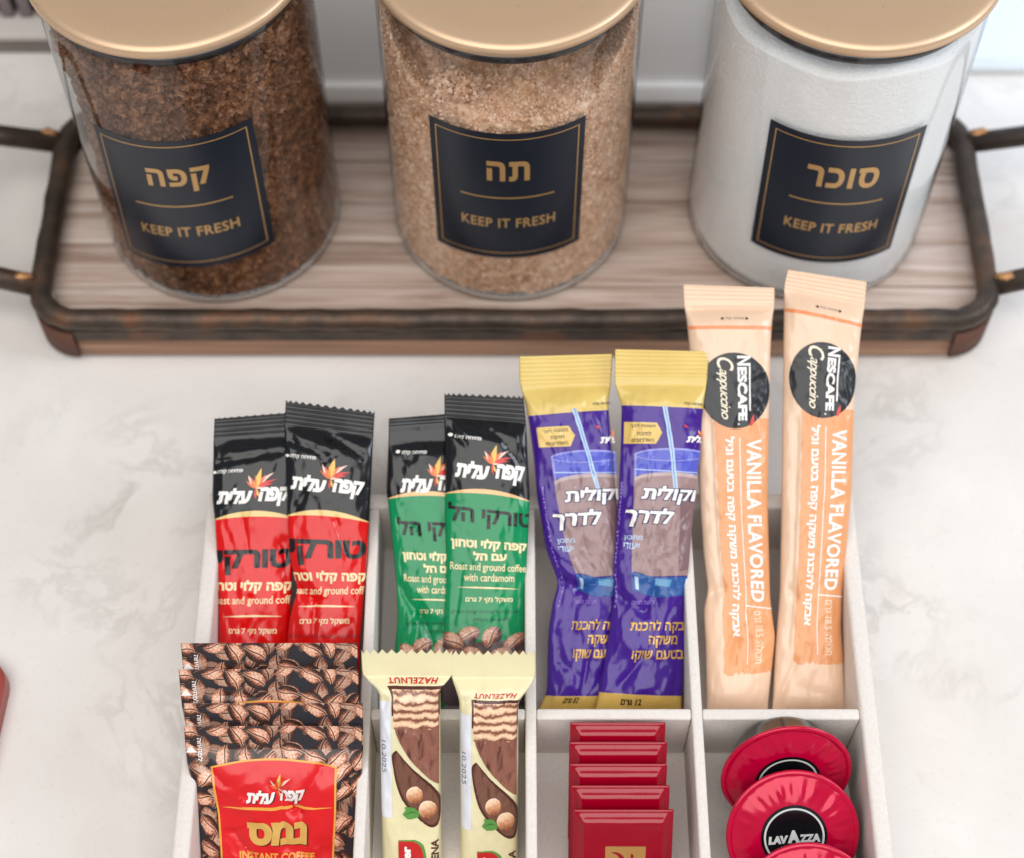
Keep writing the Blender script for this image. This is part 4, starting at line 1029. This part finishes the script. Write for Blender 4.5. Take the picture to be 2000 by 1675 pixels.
POUCH = ((3.26, -12.44, -5.80, 0.35, 'rearmost instant coffee pouch with coffee bean print, its top rising behind the others'), (2.37, -12.49, -5.75, 0.75, 'second instant coffee pouch from the back, shifted slightly to the left'), (1.18, -12.28, -5.585, 1.15, 'second instant coffee pouch from the front, only a thin bean printed strip showing'), (0.43, -12.24, -5.605, 1.55, 'front instant coffee pouch with its full red and gold panel showing'))
for k, (top, xl, xr, off, lb) in enumerate(POUCH):
    bt = top - LP
    rows = [(0, -11.75, bt, -5.92, bt), (LP * .42, -11.78, bt + LP * .42, -5.93, bt + LP * .42), (LP - 3.4, xl + .35, top - 3.4, xr - .12, top - 3.4), (LP - 1.6, xl + .06, top - 1.6, xr - .0, top - 1.6), (LP, xl, top, xr, top)]
    last = k == 3
    W = Wrap(rows, 45, PP, off, 0.55 if last else 0.2, 2.6, (0.9, 1.0), 0.05 if not last else 0.09, 90 + k * 7, [(0.22, 6.3, .55, 8.0, .24, .13), (.02, 7.4, .12, 4.8, .2, .09), (.22, 6.3, .02, 7.3, .16, .1), (-.55, 5.4, -.2, 3.8, .2, .16), (.9, 7.8, .8, 4, .2, .12), (-.8, 8, -.6, 7.3, .14, .1), (.3, 6.2, .28, 4.6, .16, .1)] if last else [(-.6, 8.5, .3, 8.3, .05, .15)], rib=0.0, blend=1.6, curl=0.03, nfreq=0.8)
    r = root_for(W, 'coffee_pouch', lb, 'sachet', 'instant coffee pouches in a row'); wrapper_mesh(W, al, bl, BEANF, r, uvscale=3.3); pch.lay(W, r)

# ================================================================== HAZELNUT WAFER BARS
CRM = film('cream_film', (232, 222, 180), 0.33, 0, 0.3, 0.7, 0.04); REDH = print_ink('red_ink', (200, 40, 40)); BRN = print_ink('dark_brown_ink', (84, 44, 38)); LEAFG = print_ink('leaf_green_ink', (92, 150, 70)); LEAFD = print_ink('leaf_dark_ink', (52, 112, 52)); WSTR = print_ink('white_strip_ink', (226, 228, 236)); CRL = print_ink('pale_cream_ink', (238, 228, 186)); BLUEI = print_ink('blue_edge_ink', (70, 130, 160))
def wafer_mat():
    t = NT('wafer_print'); x, y, _ = t.sep(t.uv())
    n = t.noise(t.comb(t.math('MULTIPLY', x, 1.3), t.math('MULTIPLY', y, 0.9)), 2.2, 4, 0.6)[0]
    w = t.math('SINE', t.math('ADD', t.math('MULTIPLY', y, 19.0), t.math('MULTIPLY', n, 9.0)))
    col = t.ramp(t.math('ADD', t.math('MULTIPLY', w, 0.5), 0.5), [(0.0, lin((128, 80, 62))), (0.22, lin((176, 122, 96))), (0.5, lin((226, 182, 148))), (1.0, lin((246, 212, 176)))])
    return t.out(col, 0.3, 0, foil_bump(t, 0.7), 0.3)
def choc_mat(name, c0, c1, c2, sx, sy):
    t = NT(name); x, y, _ = t.sep(t.uv())
    n = t.noise(t.comb(t.math('MULTIPLY', x, sx), t.math('MULTIPLY', y, sy)), 1.0, 5, 0.6, 0.8)[0]
    col = t.ramp(n, [(0.32, lin(c0)), (0.5, lin(c1)), (0.64, lin(c1)), (0.74, lin(c2))])
    return t.out(col, 0.3, 0, foil_bump(t, 0.7), 0.3)
def nut_mat():
    t = NT('hazelnut_print'); x, y, _ = t.sep(t.uv())
    n = t.noise(t.uv(), 2.5, 3)[0]
    f = t.math('ADD', t.math('MULTIPLY', y, 0.36), t.math('ADD', t.math('MULTIPLY', x, -0.12), t.math('ADD', 0.22, t.math('MULTIPLY', n, 0.5))))
    return t.out(t.ramp(f, [(0.1, lin((136, 74, 48))), (0.4, lin((206, 142, 102))), (0.62, lin((240, 198, 160))), (0.9, lin((252, 230, 206)))]), 0.3, 0, foil_bump(t, 0.5), 0.3)
WAF = wafer_mat(); CHO = choc_mat('chocolate_print', (88, 46, 38), (146, 94, 78), (236, 196, 176), 4.5, 1.0); CHO2 = choc_mat('chocolate_wave_print', (92, 56, 44), (122, 80, 64), (168, 122, 100), 6, 1.2); NUT = nut_mat()
LB = 9.9
al, bl = grid_lines(LB, 44, 0.11)
bar = Art(al, bl, 0.97)
def bb(x, v): return ((x - 802) / 60.5, LB - 3.2 + (1436 - v) / 48.5)
bar.add('printed_panel', WSTR, 1, poly([bb(745, 1375), bb(745, 1600), bb(766, 1600), bb(766, 1375)]))
wz = [bb(772, 1352), bb(771, 1423)]
def curve(pts, n=10):
    P = [np.array(p, float) for p in pts]; out = []
    for i in range(len(P) - 1):
        p0 = P[max(i - 1, 0)]; p1 = P[i]; p2 = P[i + 1]; p3 = P[min(i + 2, len(P) - 1)]
        for k in range(n):
            t = k / n; out.append(tuple(0.5 * ((2 * p1) + (-p0 + p2) * t + (2 * p0 - 5 * p1 + 4 * p2 - p3) * t * t + (-p0 + 3 * p1 - 3 * p2 + p3) * t ** 3)))
    out.append(tuple(P[-1])); return out
bar.add('printed_panel', CHO, 2, poly(curve([bb(771, 1400), bb(777, 1437), bb(800, 1480), bb(830, 1513), bb(858, 1536)]) + [bb(859, 1420), bb(859, 1400)]))
bar.add('printed_panel', BRN, 1, poly([bb(768, 1349), bb(768, 1400), bb(861, 1404), bb(861, 1349)]))
bar.add('printed_panel', WAF, 3, poly([bb(772, 1354), bb(771, 1424)] + [bb(771 + 87 * t, 1424 + 3 * math.sin(t * 17)) for t in np.linspace(0.05, 1, 14)] + [bb(858, 1354)]))
bar.add('printed_panel', BRN, 1, poly(curve([bb(776, 1466), bb(767, 1480), bb(774, 1530), bb(790, 1570), bb(830, 1612), bb(852, 1619), bb(860, 1600), bb(860, 1562), bb(845, 1535), bb(805, 1500), bb(776, 1466)])))
bar.add('printed_panel', CHO2, 2, poly(curve([bb(778, 1470), bb(771, 1484), bb(778, 1528), bb(794, 1566), bb(832, 1608), bb(850, 1612), bb(856, 1598), bb(856, 1566), bb(842, 1540), bb(804, 1504), bb(778, 1470)])))
for (x, v, rr, l) in ((811, 1554, 17, 5), (836, 1583, 18, 6)):
    c = bb(x, v); e_ = ell(c[0], c[1], rr / 62.0, rr * 1.0 / 48.5, 26)
    bar.add('nut_print', NUT, l, e_, (lambda cc, r_: (lambda w: np.stack([(w[:, 0] - cc[0]) * 62 / r_, (w[:, 1] - cc[1]) * 48.5 / r_], 1)))(c, rr))
bar.add('leaf_print', LEAFG, 7, poly([bb(*q) for q in ((787, 1592), (793, 1583), (791, 1577), (801, 1577), (812, 1580), (820, 1588), (819, 1597), (808, 1600), (797, 1601))])); bar.add('leaf_print', LEAFD, 8, poly([bb(790, 1592), bb(805, 1586), bb(818, 1590), bb(805, 1589)]))
bar.add('printed_panel', REDH, 2, poly([bb(777, 1646), bb(777, 1740)] + [bb(829, 1740)] + curve([bb(829, 1690), bb(822, 1658), bb(806, 1646)])))
bar.add('printed_panel', LEAFG, 1, poly([bb(777, 1644)] + [bb(777, 1740), bb(834, 1740)] + curve([bb(834, 1690), bb(827, 1655), bb(809, 1643)])))
bar.add('lettering', WHITE, 4, fit('er', bb(789, 0)[0], bb(802, 0)[0], bb(0, 1682)[1], bb(0, 1655)[1], 0.05, 0, 90))
bar.add('lettering', BRN, 3, fit('ENA', bb(842, 0)[0], bb(856, 0)[0], bb(0, 1686)[1], bb(0, 1645)[1], 0.03, 0.15, 90))
bar.add('lettering', REDH, 3, fit('HAZELNUT', -0.48, 0.72, bb(0, 1346)[1], bb(0, 1338)[1], 0.025, 0, 180, 0, False, 1.15))
c0 = bb(753, 1490); bar.add('lettering', print_ink('date_ink', (120, 128, 150)), 3, fit('10.2025', bb(748, 0)[0], bb(756, 0)[0], bb(0, 1512)[1], bb(0, 1448)[1], 0.0, 0, -90))
BARS = ((-4.98, -2.68, -5.62, -2.22, 3.25, 0.0, 0.35, 'cream wrapped hazelnut wafer bar beside the coffee pouches', 5), (-1.98, 0.24, -2.3, 0.86, 3.2, -0.42, 0.75, 'cream wrapped hazelnut wafer bar next to the red chocolate squares', 6))
for xl, xr, cl, cr, top, sh, crl, lb, sd in BARS:
    bt = top - LB
    s0, s1 = (1.52, 1.3) if sh == 0 else (1.98, 1.4)
    rows = [(0, xl, bt, xr, bt), (LB - s0, xl, top - s0, xr, top - s0), (LB - s1, cl + .12, top - s1, cr - .1, top - s1), (LB - 1.1, cl + .02, top - 1.1, cr + .02, top - 1.1), (LB, cl, top, cr, top)]
    W = Wrap(rows, 45, PP, 0.95, 0.72, 7, (0.5, 1.15), 0.06, 120 + sd, [(-.9, LB - 1.9, .8, LB - 1.6, .12, .2), (-1, LB - 2.3, -.3, LB - 1.4, .12, .2), (.9, LB - 2.4, .5, LB - 1.6, .14, .2), (-.95, 3, -.95, 7, .04, .1)], rib=0.0, blend=0.75, zig=(18, .17), curl=0.05, tneg=0.9)
    r = root_for(W, 'wafer_bar', lb, 'snack bar', 'hazelnut wafer bars'); wrapper_mesh(W, al, bl, CRM, r); bar.lay(W, r, (0.0, sh))

# ================================================================== RED CHOCOLATE SQUARES
CRIM = film('crimson_wrap', (156, 0, 32), 0.16, 0.0, 0.3, 0.12, 0.03); GSQ = print_ink('gold_square_ink', (200, 150, 88), 0.35, 0.3); CRI2 = print_ink('crimson_ink', (150, 10, 30))
def chocolate(x0, x1, ytop, ztop, lb, seed, ang=54.0, Lc=4.4):
    A = math.radians(ang); d = np.array([0, math.cos(A), math.sin(A)]); n = np.array([0, -math.sin(A), math.cos(A)])
    hw = (x1 - x0) / 2; cx = (x0 + x1) / 2; org = np.array([cx, ytop, ztop]) - d * Lc / 2
    class Cw:
        def h(s, a, b):
            e = np.minimum((1 - np.abs(a)) * hw, (Lc / 2 - np.abs(b)))
            t = np.clip((e - 0.10) / 0.30, 0, 1); t = t * t * (3 - 2 * t)
            return 0.05 + 0.27 * t + 0.02 * vnoise(a * 2.2 + seed, b * 1.1, seed) * t
        def P(s, a, b):
            a = np.asarray(a, float); b = np.asarray(b, float); bc = b - Lc / 2; hh = s.h(a, bc)
            o = org[None] + bc[:, None] * d[None] + hh[:, None] * n[None]; o[:, 0] = cx + a * hw; return o
        def N(s, a, b):
            e = 0.01; q = np.cross(s.P(a + e, b) - s.P(a - e, b), s.P(a, b + e) - s.P(a, b - e)); return q / (np.linalg.norm(q, axis=1)[:, None] + 1e-12)
    W = Cw(); u = np.linspace(-1, 1, 45); al = u * (1 - 0.0); bl = np.linspace(0, Lc, 51)
    A_, B_ = np.meshgrid(al, bl); Pf = W.P(A_.ravel(), B_.ravel()); nx = len(al); ny = len(bl)
    Pb = Pf.copy(); bcv = B_.ravel() - Lc / 2; Pb = org[None] + bcv[:, None] * d[None] - (W.h(A_.ravel(), bcv) - 0.03)[:, None] * n[None]; Pb[:, 0] = Pf[:, 0]
    V = np.concatenate([Pf, Pb]); m = nx * ny; F = []
    for j in range(ny - 1):
        for i in range(nx - 1):
            q = [j * nx + i, j * nx + i + 1, (j + 1) * nx + i + 1, (j + 1) * nx + i]; F.append(q); F.append([m + k for k in q[::-1]])
    rim = [i for i in range(nx)] + [j * nx + nx - 1 for j in range(1, ny)] + [(ny - 1) * nx + i for i in range(nx - 2, -1, -1)] + [j * nx for j in range(ny - 2, 0, -1)]
    for k in range(len(rim)):
        a, b = rim[k], rim[(k + 1) % len(rim)]; F.append([a, m + a, m + b, b])
    r = thing('chocolate_square', lb, 'chocolate', (cx, ytop - 2.4, 0.5), 'red wrapped chocolate squares'); mesh_obj('wrapper', V, F, CRIM, r, uv=np.concatenate([np.stack([A_.ravel(), B_.ravel()], 1)] * 2))
    art = Art(al[::4], bl[::5], 0.99); s = 0.75 / hw; cb = Lc / 2
    art.add('gold_label', GSQ, 0, poly([(-s + .05, cb - .72), (s + .05, cb - .72), (s + .05, cb + .78), (-s + .05, cb + .78)]))
    f = lambda x, y: ((x - .5) * 2 * s + .05, cb - .72 + y * 1.5)
    art.add('emblem', CRI2, 2, poly(curve([f(.14, .82), f(.28, .83), f(.42, .74), f(.52, .58), f(.64, .36), f(.64, .2)], 6) + curve([f(.56, .2), f(.5, .36), f(.4, .56), f(.3, .74), f(.14, .82)], 6)))
    art.add('emblem', CRI2, 2, poly(curve([f(.64, .78), f(.70, .72), f(.70, .3), f(.62, .2)], 6) + [f(.58, .25), f(.63, .35), f(.635, .7)]))
    art.add('emblem', CRI2, 2, poly(curve([f(.30, .6), f(.30, .3), f(.36, .2), f(.46, .17)], 6) + [f(.36, .17), f(.26, .22), f(.25, .5)]))
    art.lay(W, r)
for i, (x0, x1, y, z, lb) in enumerate(((2.21, 5.83, 24.72, 4.25, 'rearmost red chocolate square, touching the cross divider'), (2.16, 5.86, 23.95, 4.25, 'second red chocolate square from the back of the row'), (2.16, 5.82, 23.1, 4.22, 'middle one of the five red chocolate squares in the row'), (2.2, 5.88, 22.26, 4.2, 'second red chocolate square from the front, stuck out slightly to the right'), (2.28, 5.98, 21.33, 4.2, 'front red chocolate square with its gold label in view'))):
    chocolate(x0, x1, y, z, lb, 5 + i)

# ================================================================== COFFEE CAPSULES
t = NT('capsule_foil'); co = t.coord(); n_ = t.noise(co, 150, 3, 0.5, 1.0)[0]
CAPF = t.out(t.mix(n_, lin((186, 0, 46)), lin((206, 0, 62))), 0.2, 0.15, t.bump(n_, 0.2, 0.0006), 0.3, 0.35, 0.05)
CAPB = plain('brown_capsule_plastic', (56, 46, 40), 0.25, 0.0, 0.4); RIMM = plain('capsule_rim', (120, 40, 56), 0.3, 0.3); BLK = film('glossy_black_print', (14, 14, 18), 0.2, 0, 0.6, 0.1); SILV = print_ink('silver_ink', (206, 208, 206))
def capsule(c, elev, yaw, roll, lb, seed, txt=True):
    n = Vector((math.sin(math.radians(yaw)) * math.cos(math.radians(elev)), -math.cos(math.radians(yaw)) * math.cos(math.radians(elev)), math.sin(math.radians(elev))))
    up = Vector((0, 0, 1)); rt = Vector((math.cos(math.radians(yaw)), math.sin(math.radians(yaw)), 0)); u = n.cross(rt).normalized(); rt = u.cross(n).normalized()
    cr, sr = math.cos(math.radians(roll)), math.sin(math.radians(roll))
    ex = np.array(rt * cr + u * sr); ey = np.array(-rt * sr + u * cr); en = np.array(n); c = np.array(c, float)
    R = 2.5; rs_ = np.random.RandomState(seed); ph = rs_.rand(8) * 6.28
    def surf(x, y):
        r_ = np.hypot(x, y); th = np.arctan2(y, x)
        dome = 0.27 * np.clip(1 - (r_ / 2.25) ** 4, 0, 1) - 0.06 * np.clip(1 - (r_ / 1.1) ** 2, 0, 1)
        pl = np.exp(-((r_ - 1.9) / 0.32) ** 2) * (0.012 * np.sin(th * 17 + ph[0]) + 0.014 * np.sin(th * 29 + ph[1] + 1.5 * np.sin(th * 3)) + 0.02 * np.sin(th * 9 + ph[2])) * (0.35 + 1.6 * np.clip(np.sin(th + 0.3 + ph[3] * .1), 0, 1) * np.clip(vnoise(th * 2.2, r_ * 1.4, seed) + .7, 0, 1))
        return dome + pl
    root = thing('coffee_capsule', lb, 'capsule', tuple(c - en * 1.0), 'red topped coffee capsules')
    # foil top
    nr, na = 34, 160; V = []; F = []
    for i in range(nr + 1):
        rr = 2.34 * i / nr
        for k in range(na):
            th = 2 * math.pi * k / na; x, y = rr * math.cos(th), rr * math.sin(th); V.append(c + ex * x + ey * y + en * float(surf(x, y)))
    for i in range(nr):
        for k in range(na): F.append([i * na + k, (i + 1) * na + k, (i + 1) * na + (k + 1) % na, i * na + (k + 1) % na])
    mesh_obj('foil_top', V, F, CAPF, root)
    def ring(profile, name, mat):
        V, F = [], []; m = len(profile)
        for k in range(96):
            th = 2 * math.pi * k / 96
            for r_, z_ in profile: V.append(c + (ex * math.cos(th) + ey * math.sin(th)) * r_ + en * z_)
        for k in range(96):
            for j in range(m - 1): F.append([k * m + j, k * m + j + 1, ((k + 1) % 96) * m + j + 1, ((k + 1) % 96) * m + j])
        return mesh_obj(name, V, F, mat, root)
    ring([(2.3, 0.0), (2.36, 0.02), (2.47, 0.01), (2.52, -0.05), (2.5, -0.12), (2.3, -0.14)], 'rim', CAPF)
    ring([(2.3, -0.14), (2.16, -0.16), (2.12, -0.25), (1.9, -1.1), (1.84, -1.3), (1.74, -1.42), (1.66, -1.48), (1.5, -1.52), (0.9, -1.52), (0.85, -1.45), (0.0, -1.45)], 'cup', CAPB)
    class Cw:
        def P(s, a, b): 
            z = surf(a, b); return c[None] + np.outer(a, ex) + np.outer(b, ey) + np.outer(z, en)
        def N(s, a, b):
            e = 0.02; q = np.cross(s.P(a + e, b) - s.P(a - e, b), s.P(a, b + e) - s.P(a, b - e)); return q / (np.linalg.norm(q, axis=1)[:, None] + 1e-12)
    g = np.linspace(-2.3, 2.3, 32); art = Art(g, g, 2.3)
    art.add('printed_disc', BLK, 1, ell(0, 0, 1.25, 1.25, 64))
    o = ell(0, 0, 1.14, 1.14, 64)[0]; i_ = ell(0, 0, 1.07, 1.07, 64)[0]
    art.add('lettering', SILV, 3, (np.concatenate([o, i_]), [[k, (k + 1) % 64, 64 + (k + 1) % 64, 64 + k] for k in range(64)]))
    art.add('lettering', SILV, 3, fit('LAV', -0.98, -0.22, -.24, 0.08, 0.075, 0.1)); art.add('lettering', SILV, 3, fit('A', -0.25, 0.22, -.24, 0.26, 0.075)); art.add('lettering', SILV, 3, fit('ZZA', 0.2, 0.98, -.24, 0.08, 0.075, 0.1))
    art.add('lettering', SILV, 3, fit('A MODO MIO', -0.55, 0.55, -.52, -.38, 0.01))
    art.lay(Cw(), root)
capsule((10.46, 23.05, 3.0), 25, 4, 10, 'rear red topped coffee capsule with its brown cup showing behind', 1)
capsule((10.56, 20.85, 2.75), 50, 2, 2, 'middle coffee capsule with its printed black disc in full view', 2)
capsule((10.87, 18.1, 2.6), 52, 0, 0, 'front coffee capsule, only its upper rim showing at the photo edge', 3)

# ================================================================== red slab at the left edge
REDS = plain('brick_red_enamel', (150, 62, 54), 0.4, 0, 0.2)
pts = rrect(-26.0, -20.15, 21.5, 28.9, 1.3, 0, 8)
n = len(pts); V = [(x + 0.06 * (y - 22), y, z) for z in (0.01, 0.75, 0.85) for (x, y, _) in [((p[0] if z < .8 else p[0] + (0.1 if p[0] < -23 else -.1)), p[1], 0) for p in pts]]
V = [(v[0] - 0.75, v[1], v[2]) for v in V]
F = [[k, (k + 1) % n, n + (k + 1) % n, n + k] for k in range(n)] + [[n + k, n + (k + 1) % n, 2 * n + (k + 1) % n, 2 * n + k] for k in range(n)] + [[2 * n + k for k in range(n)], list(range(n))[::-1]]
props(mesh_obj('red_slab', V, F, REDS, smooth=False, origin=(-23, 25, 0)), 'brick red slab with a rounded corner lying on the worktop at the left edge', 'slab')
for o in list(bpy.data.objects):
    if 'org' in o: del o['org']
